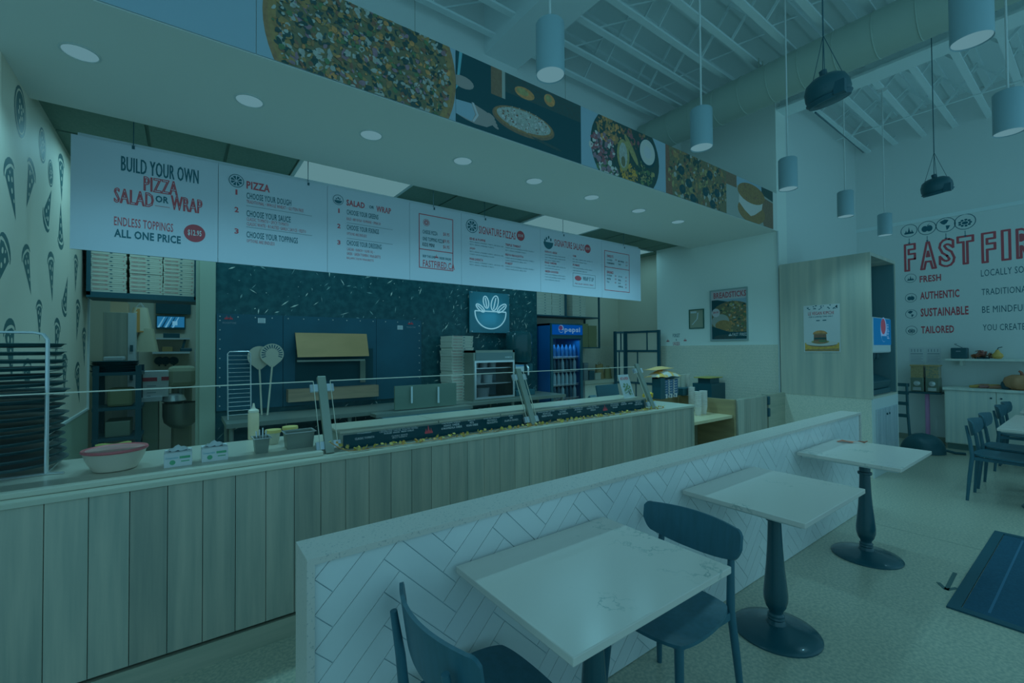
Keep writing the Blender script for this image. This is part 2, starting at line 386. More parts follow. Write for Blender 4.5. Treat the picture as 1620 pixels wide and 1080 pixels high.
# dropped kitchen ceiling of separate tiles
kc = struct('ceiling_kitchen', MB().box(-1.4, 7.1, 4.02, 8.55, 3.25, 3.3), mat('ceiling_grid', (34, 72, 72), .7))
M_ctile = mat('ceiling_tile', (38, 78, 78), .8, rgb2=(42, 82, 82), scale=(50, 50, 50))
xs = [-1.3, -.84, -.22, .30, .83, 1.89, 2.42, 2.96, 3.5, 3.62, 4.70, 5.23, 5.76, 6.3, 6.88]
LP = []
for x0, x1 in zip(xs, xs[1:]):
    if x1-x0 < .2: continue
    for y0, y1 in ((4.05, 4.13), (4.14, 4.74), (4.76, 5.34)):
        if (x0, y0) in ((.83, 4.14), (3.62, 4.14)): LP.append((x0, x1, y0, y1)); continue
        MB().box(x0+.012, x1-.012, y0+.006, y1-.006, 3.236, 3.25).build('ceiling_tile', M_ctile, kc)
M_lpan = emat('light_panel', (92, 134, 140), 1.0)
for i, (x0, x1, y0, y1) in enumerate(LP+[(6.02, 6.6, 4.75, 5.3)]):
    t = thing('ceiling_light_panel', ('bright flat light panel left of centre above the menu board', 'bright flat light panel right of centre above the menu board', 'small bright light panel past the right end of the menu board')[i], 'ceiling light', ((x0+x1)/2, (y0+y1)/2, 3.23))
    MB().box(x0+.03, x1-.03, y0+.03, y1-.03, 3.226, 3.234).build('diffuser', M_lpan, t)
    frame(MB(), Plane((0, 0, 3.234), (1, 0, 0), (0, 1, 0), (0, 0, -1)), x0, x1, y0, y1, .03, 0, .012).build('frame', M_white, t)
    area('panel_lamp', ((x0+x1)/2, (y0+y1)/2, 3.2), x1-x0-.1, 6 if i < 2 else 1.5, (.29, .80, 1.0), sy=y1-y0-.1)
area('backroom_fill', (.1, 6.75, 3.2), 1.0, 9, (.30, .81, .98), sy=.6)  # added fill for the back room, without a fixture
area('kitchen_fill', (2.8, 4.95, 3.2), 1.1, 4, (.29, .80, 1.0), sy=.5)  # added fill hidden behind the menu board, without a fixture
area('kitchen_fill', (-.1, 5.05, 3.2), .9, 8, (.30, .80, .98), sy=.5)  # second added fill, out of view, to brighten the left wall
# the soffit over the counter
struct('wall_soffit', MB().box(-2.2, 6.6, 2.74, 4.04, 3.15, 3.67), M_soffit)
M_lens = emat('lamp_lens', (94, 136, 146), 1.0)
where = ['leftmost']+[f'{o} from the left' for o in ORD[1:7]]+['rightmost']
for i in range(8):
    x = -.444+i*.785
    t = thing('downlight', f'{where[i]} round downlight in the underside of the soffit', 'downlight', (x, 3.265, 3.15), 'downlights in the soffit')
    MB().lathe([(.085, 0), (.085, -.004), (.076, -.006), (.074, -.002)], (x, 3.265, 3.15), 28).build('trim_ring', M_white, t, True)
    MB().lathe([(0, -.003), (.074, -.003)], (x, 3.265, 3.15), 28).build('lens', M_lens, t)
    l = bpy.data.lights.new('downlight_lamp', 'SPOT'); l.energy = 16 if i < 5 else 30; l.color = (.29, .80, 1.0); l.spot_size = 2.3; l.spot_blend = .8; l.shadow_soft_size = .06
    o = bpy.data.objects.new('downlight_lamp', l); COL.objects.link(o); o.location = (x, 3.265, 3.12)
# ------------------------------------------------------------------ the tiled half wall
hw = struct('wall_half', MB().box(.32, 5.13, 1.447, 1.575, 0, .91), mat('grout', (68, 120, 136), .7))
M_quartz = mat('quartz_cap', (80, 118, 124), .35, rgb2=(64, 100, 108), scale=(120, 120, 120), detail=2, lo=.62, hi=.68)
MB().box(.30, 5.15, 1.43, 1.59, .91, .93).build('cap', M_quartz, hw)
MB().box(.30, .322, 1.43, 1.59, 0, .91).build('end_slab', M_quartz, hw)
MB().box(5.128, 5.15, 1.43, 1.59, 0, .91).build('end_slab', M_quartz, hw)
MB().box(.322, 5.128, 1.573, 1.585, 0, .91).build('back_panel', M_quartz, hw)
M_ht = mat('white_herringbone_tile', (85, 132, 145), .22, rand=.03)
pl = front(1.447); TW = .0762; g_ = .003; tiles = []; tm = {}
c45 = math.sqrt(.5)
hb = []
n = 4
for k in range(-80, 80):
    for r in range(-30, 30):
        # horizontal tiles: start at (k + r*2n... ) on a unit grid; vertical tiles complete the pattern
        x, y = k + r*2*n, k
        hb.append((x, y, n, 1)); hb.append((x+n, y-n+1, 1, n))
cnt = 0
for (x, y, w, h) in hb:
    pts = [(x*TW+g_/2, y*TW+g_/2), ((x+w)*TW-g_/2, y*TW+g_/2), ((x+w)*TW-g_/2, (y+h)*TW-g_/2), (x*TW+g_/2, (y+h)*TW-g_/2)]
    pts = [((a-b)*c45+.377, (a+b)*c45+.592) for a, b in pts]
    pc = clip(pts, .324, 5.126, .004, .908)
    if len(pc) < 3: continue
    ar = abs(sum(pc[i][0]*pc[(i+1) % len(pc)][1]-pc[(i+1) % len(pc)][0]*pc[i][1] for i in range(len(pc))))/2
    if ar < 2e-4: continue
    cnt += 1
    MB().slab(pl, pc, 0, .0045+random.uniform(0, .0008)).build('tile', M_ht, hw)
print('herringbone tiles', cnt)
# ================================================================== COUNTER
M_oak = mat('grey_oak', (56, 92, 94), .5, rgb2=(70, 106, 106), scale=(26, 26, 1.6), detail=6, lo=.3, hi=.72, rand=.16)
M_oakd = mat('grey_oak_base', (58, 94, 92), .5, rgb2=(66, 102, 100), scale=(2, 26, 26), detail=6)
ct = thing('service_counter', 'long grey oak plank service counter running under the menu board', 'counter', (1.8, 3.0, 0))
MB().box(-.75, 4.37, 2.70, 3.40, .118, .915).build('carcass', M_blackm, ct)
xs = []; x = -.734
while x < 4.36: xs.append(x); x += .1368
for a in xs:
    MB().box(a+.0012, min(a+.1356, 4.37), 2.675, 2.70, .13, .915).build('plank', M_oak, ct, bev=.0012)
MB().box(-.75, 4.37, 2.682, 2.72, 0, .108).build('toe_board', M_oakd, ct)
MB().box(4.37, 4.39, 2.675, 3.40, 0, .915).build('end_panel', M_oakd, ct)
M_top = mat('cream_counter_top', (74, 114, 114), .35)
MB().box(-.76, 4.40, 2.668, 3.42, .916, .942).build('worktop', M_top, ct, bev=.003)
MB().box(-.76, 4.40, 2.664, 2.669, .918, .936).build('edge_strip', mat('edge_strip_paint', (72, 112, 112), .4), ct)
# white cutting slab on the left half
sl = MB().box(-.74, .66, 2.725, 3.38, .9425, .968).build('cutting_board', mat('white_board', (76, 116, 116), .3), None, bev=.004, label='long white cutting slab lying along the left half of the counter', cat='cutting board')
# prep rail on the right half: steel ledge behind the topping labels
prep = thing('prep_rail', 'cream topped prep rail behind the black topping labels', 'prep rail', (2.2, 3.05, .942))
MB().box(.78, 3.78, 2.83, 3.16, .943, 1.035).build('rail_body', M_steel, prep)
for a, b in ((.78, 1.45), (1.455, 1.98), (1.985, 2.72), (2.725, 3.78)): MB().box(a, b, 2.83, 3.18, 1.035, 1.05).build('cover', mat('prep_cover', (74, 112, 110), .3), prep, bev=.003)
# sneeze guard
sg = thing('sneeze_guard', 'leaning glass sneeze guard on three brushed steel posts', 'glass screen', (2.2, 2.76, .942))
M_glass = glassmat('clear_glass', .02)
M_gedge = mat('glass_edge', (88, 134, 136), .2)
M_clamp = mat('clamp_metal', (72, 118, 136), .35, metal=.2)
B0, T0 = Vector((0, 2.76, .942)), Vector((0, 2.965, 1.375)); dr = (T0-B0)
for x in (.704, 2.254, 3.805):
    b = B0+Vector((x, 0, 0)); t = T0+Vector((x, 0, 0))
    p = MB().bar(b, t+dr*.02, .05, .03, up=(0, 1, -.5)).build('post', M_steel, sg, bev=.004)
    for f in (.10, .86):
        c = b+dr*f; MB().obox(c+Vector((0, .012, 0)), (.07, 0, 0), dr.normalized()*.024, Vector((0, dr.z, -dr.y)).normalized()*.010).build('clamp', M_clamp, p, bev=.002)
for x0, x1 in ((-.74, .655), (.755, 2.205), (2.305, 3.755)):
    q = B0+dr*.06; r = B0+dr*.96
    off = Vector((0, dr.z, -dr.y)).normalized()*.004
    m = MB().add([q+Vector((x0, 0, 0))-off, q+Vector((x1, 0, 0))-off, r+Vector((x1, 0, 0))-off, r+Vector((x0, 0, 0))-off], [(0, 1, 2, 3)])
    pane = m.build('pane', M_glass, sg)
    MB().bar(r+Vector((x0, 0, 0)), r+Vector((x1, 0, 0)), .008, .006).build('top_edge', M_gedge, pane)
    for xx in (x0, x1): MB().bar(q+Vector((xx, 0, 0)), r+Vector((xx, 0, 0)), .003, .008).build('side_edge', M_gedge, pane)
# topping labels
M_label = mat('black_label', (2, 38, 48), .8, spec=.15)
def label_strip(x0, x1, words, name, lab, fl):
    t = thing(name, lab, 'label strip', ((x0+x1)/2, 2.815, .943))
    pl = Plane((0, 2.812, .944), (1, 0, 0), Vector((0, .22, 1)).normalized(), Vector((0, -1, .22)).normalized())
    MB().slab(pl, rect(x0, x1, 0, .108), -.004, 0).build('strip', M_label, t)
    m = MB()
    for (a, w, lines, ts) in words:
        for i, s in enumerate(lines):
            b = .097-(i+1)*ts*1.4; ww = w*1.12*min(1, len(s)/max(len(l_) for l_ in lines))
            letter(m, pl, s, a-ww/2, a+ww/2, b, b+ts*1.12, .001, bold=.03, res=1)
    m.build('lettering', M_paper, t)
    m = MB()
    for f in fl: flame(m, pl, f, .03, .06, .001, 0)
    m.build('flame_mark', mat('flame_red', (88, 38, 50), .5), t)
label_strip(.80, 2.20, [(.93, .11, ['MOZZARELLA', '', 'CLASSIC TOMATO'], .012), (1.16, .24, ['BASIL  CAPERS  SUNDRIED TOMATOES', 'CARAMELIZED ONIONS  ROASTED PEPPERS', 'PICKLED ONION  FRESH GARLIC'], .009), (1.16, .1, ['', '', '', '', 'CLASSIC WHITE', 'SPICY TOMATO'], .0085),
    (1.55, .15, ['PARMESAN CHEESE', 'ASIAGO CHEESE', 'GORGONZOLA CHEESE'], .013), (1.72, .09, ['RICOTTA', 'FETA', 'VEGAN CHEESE'], .013), (1.90, .13, ['ROASTED CHICKEN', 'MEATBALLS', 'PROSCIUTTO'], .013), (2.08, .12, ['BACON', 'HAM', 'SALAMI & CHORIZO'], .013)],
    'topping_label_strip', 'black topping label strip between the left and middle guard posts', [1.37])
label_strip(2.33, 3.74, [(2.45, .16, ['ROASTED RED PEPPERS', 'MUSHROOMS', 'GREEN PEPPERS'], .013), (2.63, .1, ['TOMATOES', 'OLIVES', 'RED ONION'], .013), (2.82, .1, ['PINEAPPLE', 'JALAPENO', 'CORN'], .013), (3.0, .14, ['HOT PEPPERS', 'CARAMELIZED ONION', 'SPINACH'], .013),
    (3.3, .1, ['ARUGULA', 'ROMAINE', 'KALE'], .013), (3.43, .08, ['BASIL', 'CILANTRO'], .013), (3.53, .06, ['', 'AVOCADO'], .013), (3.65, .11, ['PUMPKIN SEEDS', 'HEMP HEARTS', 'SUNFLOWER SEEDS'], .013)],
    'topping_label_strip', 'black topping label strip between the middle and right guard posts', [3.16])
# autumn leaf garland
gl = thing('leaf_garland', 'thin garland of yellow autumn leaves along the counter edge', 'garland', (2.2, 2.72, .943))
pts = [(.69, 2.70, 1.02), (.74, 2.71, .98), (.80, 2.715, .952)]
x = .86
while x < 3.95: pts.append((x, 2.705+random.uniform(-.012, .015), .950)); x += .08
MB().tube(pts, .003, 5).build('twine', mat('twine', (70, 78, 54), .8), gl)
lf = MB()
def leaf(mb, c, s, m):
    t = random.uniform(0, 6.28); ti = random.uniform(.2, 1.3); U = Vector((math.cos(t), math.sin(t)*.5, random.uniform(-.2, .5))).normalized(); V = U.orthogonal().normalized(); V = (V*math.cos(ti)+U.cross(V)*math.sin(ti)).normalized()
    shp = [(0, -.5), (.25, -.3), (.5, -.2), (.3, 0), (.42, .3), (.15, .25), (0, .6), (-.15, .25), (-.42, .3), (-.3, 0), (-.5, -.2), (-.25, -.3)]
    mb.add([Vector(c)+U*a*s+V*b*s for a, b in shp], [tuple(range(12))], m)
for i in range(len(pts)-1):
    for k in range(6 if i > 1 else 5):
        f = random.random(); c = Vector(pts[i]).lerp(Vector(pts[i+1]), f); leaf(lf, c+Vector((random.uniform(-.02, .02), random.uniform(-.012, .012), random.uniform(.002, .022))), random.uniform(.016, .032), random.choice((0, 0, 0, 1, 2)))
lf.build('leaves', [M_yellow, mat('orange_leaf', (80, 88, 50), .6), mat('green_yellow_leaf', (72, 96, 54), .6)], gl, kind='stuff')
c = P(1026, 636, Z=.945)
lv = MB(); ps = thing('leaf_bunch', 'small yellow leaf bunch standing at the foot of the right guard post', 'decoration', (c.x, c.y, .943))
for k in range(60): leaf(lv, c+Vector((random.uniform(-.05, .05), random.uniform(-.03, .03), random.uniform(.01, .10))), .05, 0)
lv.build('leaves', mat('bright_yellow_leaf', (90, 116, 46), .6), ps)
MB().tube([(c.x, c.y, .943), (c.x, c.y, 1.03)], .004, 6).build('stem', M_dark, ps)
# ------------------------------------------------------------------ things on the counter
def pan_rack():
    t = thing('pan_rack', 'chrome wire rack holding a tall pile of pizza pans on the counter', 'rack', (-.69, 3.02, .968))
    y0 = 2.86
    for yy in (3.02, 3.045):
        MB().tube([(-.515, yy, .975), (-.515, yy, 1.61), (-.53, yy, 1.635), (-.56, yy, 1.643), (-.86, yy, 1.643), (-.89, yy, 1.63), (-.90, yy, 1.6), (-.90, yy, .975)], .006, 8).build('upright_hoop', M_chrome, t, True)
    m = MB()
    for z in (.975,):
        for xx in (-.515, -.90): m.tube([(xx, 3.02, z), (xx, 3.36, z)], .006, 6)
    m.tube([(-.90, 3.02, .974), (-.50, 3.02, .974), (-.45, 3.0, .974)], .006, 6)
    m.build('base_wire', M_chrome, t, True)
    rg = MB()
    for k in range(16): rg.tube([(-.515, 3.02, 1.0+k*.038), (-.515, 3.36, 1.0+k*.038)], .003, 5)
    for k in range(16): rg.tube([(-.90, 3.02, 1.0+k*.038), (-.90, 3.36, 1.0+k*.038)], .003, 5)
    rg.build('support_wire', M_chrome, t, kind='stuff')
pan_rack()
pm = MB().lathe([(0, 0), (.215, 0), (.228, .013), (.236, .014), (.236, .017), (.226, .016), (.213, .004), (0, .004)], (0, 0, 0), 32).mesh('pizza_pan', mat('black_pan', (5, 44, 56), .38, rgb2=(14, 54, 62), scale=(9, 9, 60)), True)
for k in range(16):
    o = put('pizza_pan', pm); o.location = (-.705+random.uniform(-.012, .012), 3.2+random.uniform(-.01, .01), 1.004+k*.038); o.rotation_euler = (random.uniform(-.012, .012), random.uniform(-.012, .012), 0)
    nth = 15-k
    tag(o, f'{"topmost" if nth == 0 else "lowest" if k == 0 else ORD[nth]+" from the top,"} black pizza pan in the wire rack', 'pan', 'pizza pans in the wire rack')
# mixing bowl with red lid
c = Vector((-.262, 2.955, .968)); t = thing('food_bowl', 'large translucent plastic bowl with a red rimmed lid', 'bowl', c)
MB().lathe([(0, 0), (.07, 0), (.085, .006), (.112, .06), (.122, .098), (.118, .098), (.105, .06), (.078, .012), (0, .01)], c, 36).build('bowl', mat('milky_plastic', (84, 122, 122), .35), t, True)
MB().lathe([(.07, 0.012), (.088, .014), (.102, .045), (.06, .03), (0, .028)], c, 30).build('dough', mat('dough', (95, 118, 104), .7), t, True)
ld = MB().lathe([(.126, .094), (.129, .1), (.126, .107), (.116, .108), (.112, .104)], c, 36).build('lid_rim', mat('red_plastic', (82, 60, 70), .35), t, True)
MB().lathe([(0, .105), (.07, .106), (.114, .104)], c, 36).build('lid', mat('pink_lid', (88, 84, 92), .2, rgb2=(88, 104, 108), scale=(9, 9, 9)), t, True)
# glove boxes
M_carton = mat('white_carton', (84, 132, 146), .5)
M_green = mat('green_print', (30, 104, 84), .6)
for i, (u0, u1, v0) in enumerate(((259, 304, 741), (319, 361, 732))):
    q = P(u0, v0, Z=.968); x0, y0 = q.x, q.y; x1 = P(u1, v0-8, Y=y0).x
    t = thing('glove_box', ('left white carton of disposable gloves with green print on the counter', 'right white carton of disposable gloves with green print on the counter')[i], 'carton', ((x0+x1)/2, y0+.06, .968))
    MB().box(x0, x1, y0, y0+.12, .968, 1.038).build('carton', M_carton, t, bev=.002)
    pl = front(y0); w = x1-x0; m = MB()
    letter(m, pl, 'Compostable', x0+.06*w, x0+.5*w, 1.008, 1.02, .001); m.build('lettering', mat('teal_print', (40, 110, 130), .6), t)
    MB().poly(pl, rect(x0+.55*w, x0+.93*w, 1.008, 1.02), .001).poly(pl, rect(x0+.6*w, x0+.9*w, .992, .997), .001).poly(pl, ell(x0+.3*w, .992, .012, .012, 12), .001).build('green_patch', M_green, t)
    pt = flat(1.038); MB().poly(pt, ell((x0+x1)/2, y0+.06, .05, .025, 18), .001).build('slot', M_inkgrey, t)
    MB().grid(lambda a, b: ((x0+x1)/2-.045+.09*a, y0+.045+.03*b, 1.04+.025*math.sin(a*3.1)*math.sin(b*3.1)+.005*math.sin(a*17)), 8, 4, .002).build('glove', M_paper, t, True)
# squeeze bottle
c = P(401, 694, Z=.968); t = thing('squeeze_bottle', 'cream squeeze bottle with a pointed nozzle behind the small pan', 'bottle', c)
MB().lathe([(0, 0), (.03, 0), (.033, .004), (.033, .165), (.03, .175), (0, .175)], c, 24).build('body', mat('cream_plastic', (90, 126, 116), .4), t, True)
MB().lathe([(0, .175), (.032, .175), (.032, .188), (.02, .196), (.012, .2), (.008, .215), (.005, .235), (0, .235)], c, 20).build('nozzle_cap', mat('pale_plastic', (88, 130, 130), .4), t, True)
# steel insert pans
def insert_pan(name, lab, u, v, w, d, h):
    q = P(u, v, Z=.968); x0, y0 = q.x, q.y; t = thing(name, lab, 'steel pan', (x0+w/2, y0+d/2, .968))
    m = MB(); s = .008; z0, z1 = .968, .968+h
    o = [(x0+s, y0+s), (x0+w-s, y0+s), (x0+w-s, y0+d-s), (x0+s, y0+d-s)]; p = [(x0, y0), (x0+w, y0), (x0+w, y0+d), (x0, y0+d)]
    vs = [(a, b, z0) for a, b in o]+[(a, b, z1) for a, b in p]
    vs += [(x0+(a-x0)*.96+w*.02, y0+(b-y0)*.96+d*.02, z1) for a, b in p]+[(x0+(a-x0)*.92+w*.04, y0+(b-y0)*.92+d*.04, z0+.004) for a, b in o]
    fs = [(3, 2, 1, 0)]+[(i, (i+1) % 4, 4+(i+1) % 4, 4+i) for i in range(4)]+[(4+i, 4+(i+1) % 4, 8+(i+1) % 4, 8+i) for i in range(4)]+[(8+i, 8+(i+1) % 4, 12+(i+1) % 4, 12+i) for i in range(4)]+[(12, 13, 14, 15)]
    m.add(vs, fs); m.build('pan', M_steel, t, bev=.003)
    frame(MB(), flat(z1), x0-.009, x0+w+.009, y0-.009, y0+d+.009, .009, -.001, .003).build('rim', M_chrome, t)
    return t, x0, y0
t, x0, y0 = insert_pan('small_steel_pan', 'small steel insert pan holding tongs and utensils', 403, 719, .075, .10, .085)
for k in range(4):
    MB().tube([(x0+.02+k*.012, y0+.04+.01*(k % 2), .98), (x0+.012+k*.017, y0+.05, 1.09+.008*(k % 3))], .004, 6).build('utensil', M_chrome, t)
insert_pan('steel_pan', 'empty larger steel insert pan beside the left guard post', 453, 712, .155, .11, .095)
for u, v, lb in ((432, 680, 'yellow lidded cup behind the small steel pan'), (459, 674, 'yellow lidded cup behind the larger steel pan')):
    c = P(u, v+22, Z=.968); t = thing('lidded_cup', lb, 'cup', c)
    MB().lathe([(0, 0), (.03, 0), (.042, .075), (0, .075)], c, 20).build('cup', mat('clear_cup', (82, 122, 118), .2), t, True)
    MB().lathe([(.046, .072), (.048, .078), (.046, .09), (0, .094)], c, 20).build('lid', mat('yellow_lid', (90, 122, 80), .4), t, True)
# ================================================================== MENU BOARD AND BANNERS
YB = 4.10; BZ0, BZ1 = 2.235, 3.0
mb_ = thing('menu_board', 'long white hanging menu board with red and dark lettering', 'sign', (2.4, YB, BZ0))
M_board = mat('board_white', (75, 122, 142), .4)
seams = [-.60, .221, 1.025, 1.794, 2.378, 3.473, 4.554, 5.385]
for a, b in zip(seams, seams[1:]): MB().box(a+.0015, b-.0015, YB, YB+.012, BZ0, BZ1).build('board_panel', M_board, mb_)
MB().box(-.57, 5.38, YB+.03, YB+.036, BZ0+.04, BZ1+.03).build('backing_sheet', mat('backing_white', (74, 122, 138), .5), mb_)
for u, v in ((211, 226), (488, 285), (687, 325), (768, 342), (892, 368), (988, 388)):
    q = P(u, v, Y=YB); MB().tube([(q.x, YB+.015, q.z-.03), (q.x, YB+.015, 3.24)], .003, 6).build('hanging_cable', M_blackm, mb_)
    MB().box(q.x-.008, q.x+.008, YB-.002, YB+.02, q.z-.045, q.z-.02).build('clip', M_blackm, mb_)
pl = front(YB); tr, td, tg = MB(), MB(), MB()
def ab(u, v): q = P(u, v, Y=YB); return q.x, q.z
def T(mb, s, u0, v0, u1, v1, bold=.012, outline=0, res=2):
    "text from its lower left photo corner (u0, v0) to its upper right corner (u1, v1)"
    a0, b0 = ab(u0, v0); a1, b1 = ab(u1, v1); letter(mb, pl, s, a0, a1, b0, b1, .0015, 0, bold, outline, res)
def H(mb, s, u, v, w, h, bold=.012, outline=0, res=2):
    "text with its left end at (u, v) mid height, w and h in metres"
    a, b = ab(u, v); letter(mb, pl, s, a, a+w, b-h/2, b+h/2, .0015, 0, bold, outline, res)
def line(mb, u, v, w, t=.003):
    a, b = ab(u, v); mb.poly(pl, rect(a, a+w, b-t/2, b+t/2), .0015)
# panel 1
H(td, 'BUILD YOUR OWN', 192, 258, .44, .105, .02)
H(tr, 'PIZZA', 228, 290, .19, .098, 0, .006)
H(tr, 'SALAD', 181, 308, .21, .10, 0, .006); H(tr, 'WRAP', 271, 320, .185, .10, 0, .006)
H(td, 'OR', 246, 314, .075, .05, .03); line(tr, 245, 304, .082); line(tr, 245, 325, .085)
H(tr, 'ENDLESS TOPPINGS', 180.5, 349, .325, .062, .008); H(td, 'ALL ONE PRICE', 180.5, 368, .37, .058, .03)
a, b = ab(308, 369); rp = MB().poly(pl, ell(a, b, .066, .066, 30), .0012); pw = MB(); letter(pw, pl, '$12.95', a-.042, a+.042, b-.024, b+.024, .002, 0, .02)
# panel 2 and 3
def roundel(mb, bg, u, v, r, kind):
    a, b = ab(u, v)
    for k in range(28):
        t0, t1 = 2*math.pi*k/28, 2*math.pi*(k+1)/28
        mb.poly(pl, [(a+r*math.cos(t0), b+r*math.sin(t0)), (a+r*math.cos(t1), b+r*math.sin(t1)), (a+r*.9*math.cos(t1), b+r*.9*math.sin(t1)), (a+r*.9*math.cos(t0), b+r*.9*math.sin(t0))], .0015)
    if kind == 'pizza':
        for k in range(8):
            t0, t1 = 2*math.pi*k/8+.1, 2*math.pi*(k+1)/8-.1
            mb.poly(pl, [(a+.1*r*math.cos((t0+t1)/2), b+.1*r*math.sin((t0+t1)/2)), (a+r*.72*math.cos(t0), b+r*.72*math.sin(t0)), (a+r*.76*math.cos((t0+t1)/2), b+r*.76*math.sin((t0+t1)/2)), (a+r*.72*math.cos(t1), b+r*.72*math.sin(t1))], .0015)
    else:
        mb.poly(pl, ell(a, b-.1*r, .72*r, .62*r, 14, math.pi, 2*math.pi), .0015)
        for dx, dy, rr in ((-.35, .15, .16), (0, .35, .2), (.3, .2, .17)): mb.poly(pl, ell(a+dx*r, b+dy*r, rr*r*.7, rr*r, 10), .0015)
roundel(td, None, 374, 286, .052, 'pizza'); H(tr, 'PIZZA', 390, 292, .165, .062, .03)
roundel(td, None, 535, 316, .046, 'salad'); H(tr, 'SALAD', 548, 320, .165, .055, .03); H(td, 'OR', 584, 327, .045, .028, .03); H(tr, 'WRAP', 595.5, 330, .14, .055, .03)
for n_, v in (('1', 303.5), ('2', 331), ('3', 365)): H(tr, n_, 371 if n_ != '1' else 372.5, v, .028 if n_ != '1' else .013, .042, .03)
for n_, v in (('1', 333), ('2', 357), ('3', 383)): H(tr, n_, 533.5 if n_ != '1' else 535, v, .028 if n_ != '1' else .012, .04, .03)
for s, v, w in (('CHOOSE YOUR DOUGH', 309, .325), ('CHOOSE YOUR SAUCE', 337, .32), ('CHOOSE YOUR TOPPINGS', 370.5, .375)): H(td, s, 390, v, w, .05, .014)
for s, v, w in (('TRADITIONAL • WHOLE WHEAT • GLUTEN FREE', 318.5, .42), ('CLASSIC TOMATO • SPICY TOMATO', 346, .305), ('CLASSIC WHITE • ROASTED GARLIC SAUCE • PESTO', 353.5, .44), ('OPTIONS ARE ENDLESS', 380.5, .2)): H(tr, s, 390, v, w, .027, 0, 0, 1)
line(tg, 389.5, 325, .49, .004); line(tg, 389.5, 358.5, .49, .004)
for s, v, w in (('CHOOSE YOUR GREENS', 335, .29), ('CHOOSE YOUR FIXINGS', 359, .295), ('CHOOSE YOUR DRESSING', 383.5, .32)): H(td, s, 548.5, v, w, .046, .014)
for s, v, w in (('KALE • ARUGULA • ROMAINE • SPINACH', 345.5, .31), ('OPTIONS ARE ENDLESS', 369, .18), ('CAESAR • RANCH • OLIVE OIL •', 393.5, .25), ('GREEK • GREEN TURMERIC VINAIGRETTE', 400.5, .31), ('BALSAMIC DIJON VINAIGRETTE', 408, .245)): H(tr, s, 548.5, v, w, .025, 0, 0, 1)
line(tg, 548.5, 352, .43, .004); line(tg, 548.5, 376.5, .43, .004)
# panel 4: boxed prices
a0, b1 = ab(662.5, 337); a1, b0 = ab(717, 429)
frame(tr, pl, a0, a1, b0, b1, .008, .001, .0018); bm = ab(662.5, 393)[1]; tr.poly(pl, rect(a0, a1, bm-.004, bm+.004), .0018)
roundel(tr, None, 674.5, 352, .036, 'pizza')
for s, p_, v, w in (('CHEESE PIZZA', '$8.95', 366, .165), ('ONE TOPPING PIZZA', '$9.95', 377, .235), ('KIDS MINI', '$6.95', 386, .13)):
    H(td, s, 668.5, v, w, .038, .012); H(tr, p_, 701, v+4.5, .072, .038, .005)
H(td, 'SKIP THE LINE', 668.5, 404.5, .14, .026, .02); H(td, 'ORDER ONLINE', 694.5, 408, .14, .026, .02); flame(tr, pl, *ab(690.5, 408), .04, .0015, 0)
H(tr, 'FASTFIRED.CA', 669, 416, .36, .07, .012)
# panel 5 and 6: signatures
roundel(td, None, 746.5, 357.5, .074, 'pizza'); H(tr, 'SIGNATURE PIZZAS', 757.5, 363, .50, .085, .012)
rp.build('price_roundel', mat('roundel_red', (68, 40, 52), .5), mb_); rp = MB()
a, b = ab(823.5, 373); rp.poly(pl, ell(a, b, .058, .058, 24), .0012); letter(pw, pl, '$15.95', a-.036, a+.036, b-.018, b+.018, .002, 0, .02)
def para(u, v, title, tw, n, w):
    H(tr, title, u, v, tw, .026, .03, 0, 1)
    for k in range(n):
        s = random.choice(('TOMATO SAUCE, MOZZARELLA, ROASTED CHICKEN, PEPPERS', 'CLASSIC WHITE SAUCE, GARLIC, MUSHROOMS, FETA, OLIVES', 'PESTO, ASIAGO, SUNDRIED TOMATO, ARUGULA, ONION')); H(td, s[:44-12*(k == n-1)], u, v+5+4.2*k, w*(1 if k < n-1 else .72), .015, 0, 0, 1)
for u, v, s, tw, n in ((743, 377, 'EDIE & POPPIE', .2, 2), (743, 392.5, 'JOJO', .07, 2), (743, 409, 'MARGHERITA', .17, 2)): para(u, v, s, tw, n, .44)
for u, v, s, tw, n in ((799.5, 386.5, 'TRIPLE THREAT', .22, 2), (799.5, 402.5, 'PESTO PROSCIUTTO', .26, 2), (799.5, 416, 'FOREST', .1, 2)): para(u, v, s, tw, n, .42)
a, b = ab(867.5, 383); td.poly(pl, ell(a, b, .078, .085, 16, math.pi, 2*math.pi), .0015)
for dx, dy in ((-.03, .04), (.005, .06), (.04, .035), (-.055, .015)): td.poly(pl, ell(a+dx, b+dy, .012, .02, 10), .0015)
H(tr, 'SIGNATURE SALADS', 877, 383.5, .52, .085, .012)
rp.build('price_roundel', MATS['roundel_red'], mb_); rp = MB()
a, b = ab(929.5, 393.5); rp.poly(pl, ell(a, b, .056, .056, 24), .0012); letter(pw, pl, '$13.95', a-.034, a+.034, b-.018, b+.018, .002, 0, .02)
for u, v, s, tw, n in ((862, 397.5, 'FAMOUS GREEK', .2, 3), (862, 414.5, 'KALE CAESAR', .19, 2), (862, 428.5, 'GREEN GODDESS', .22, 3)): para(u, v, s, tw, n, .34)
for u, v, s, tw, n in ((906, 404.5, 'COBB', .06, 2), (906, 418.5, 'SUNRISE', .12, 2)): para(u, v, s, tw, n, .36)
a0, b1 = ab(906, 431); a1, b0 = ab(942, 456.5); frame(tg, pl, a0, a1, b0, b1, .005, .001, .0018)
a, b = ab(914.5, 440); tr.poly(pl, ell(a, b, .06, .032, 16), .0016); H(td, 'WRAP IT UP', 922, 440.5, .2, .052, .012); H(tr, 'ANY SALAD CAN BE A WRAP', 909.5, 448, .34, .02, 0, 0, 1)
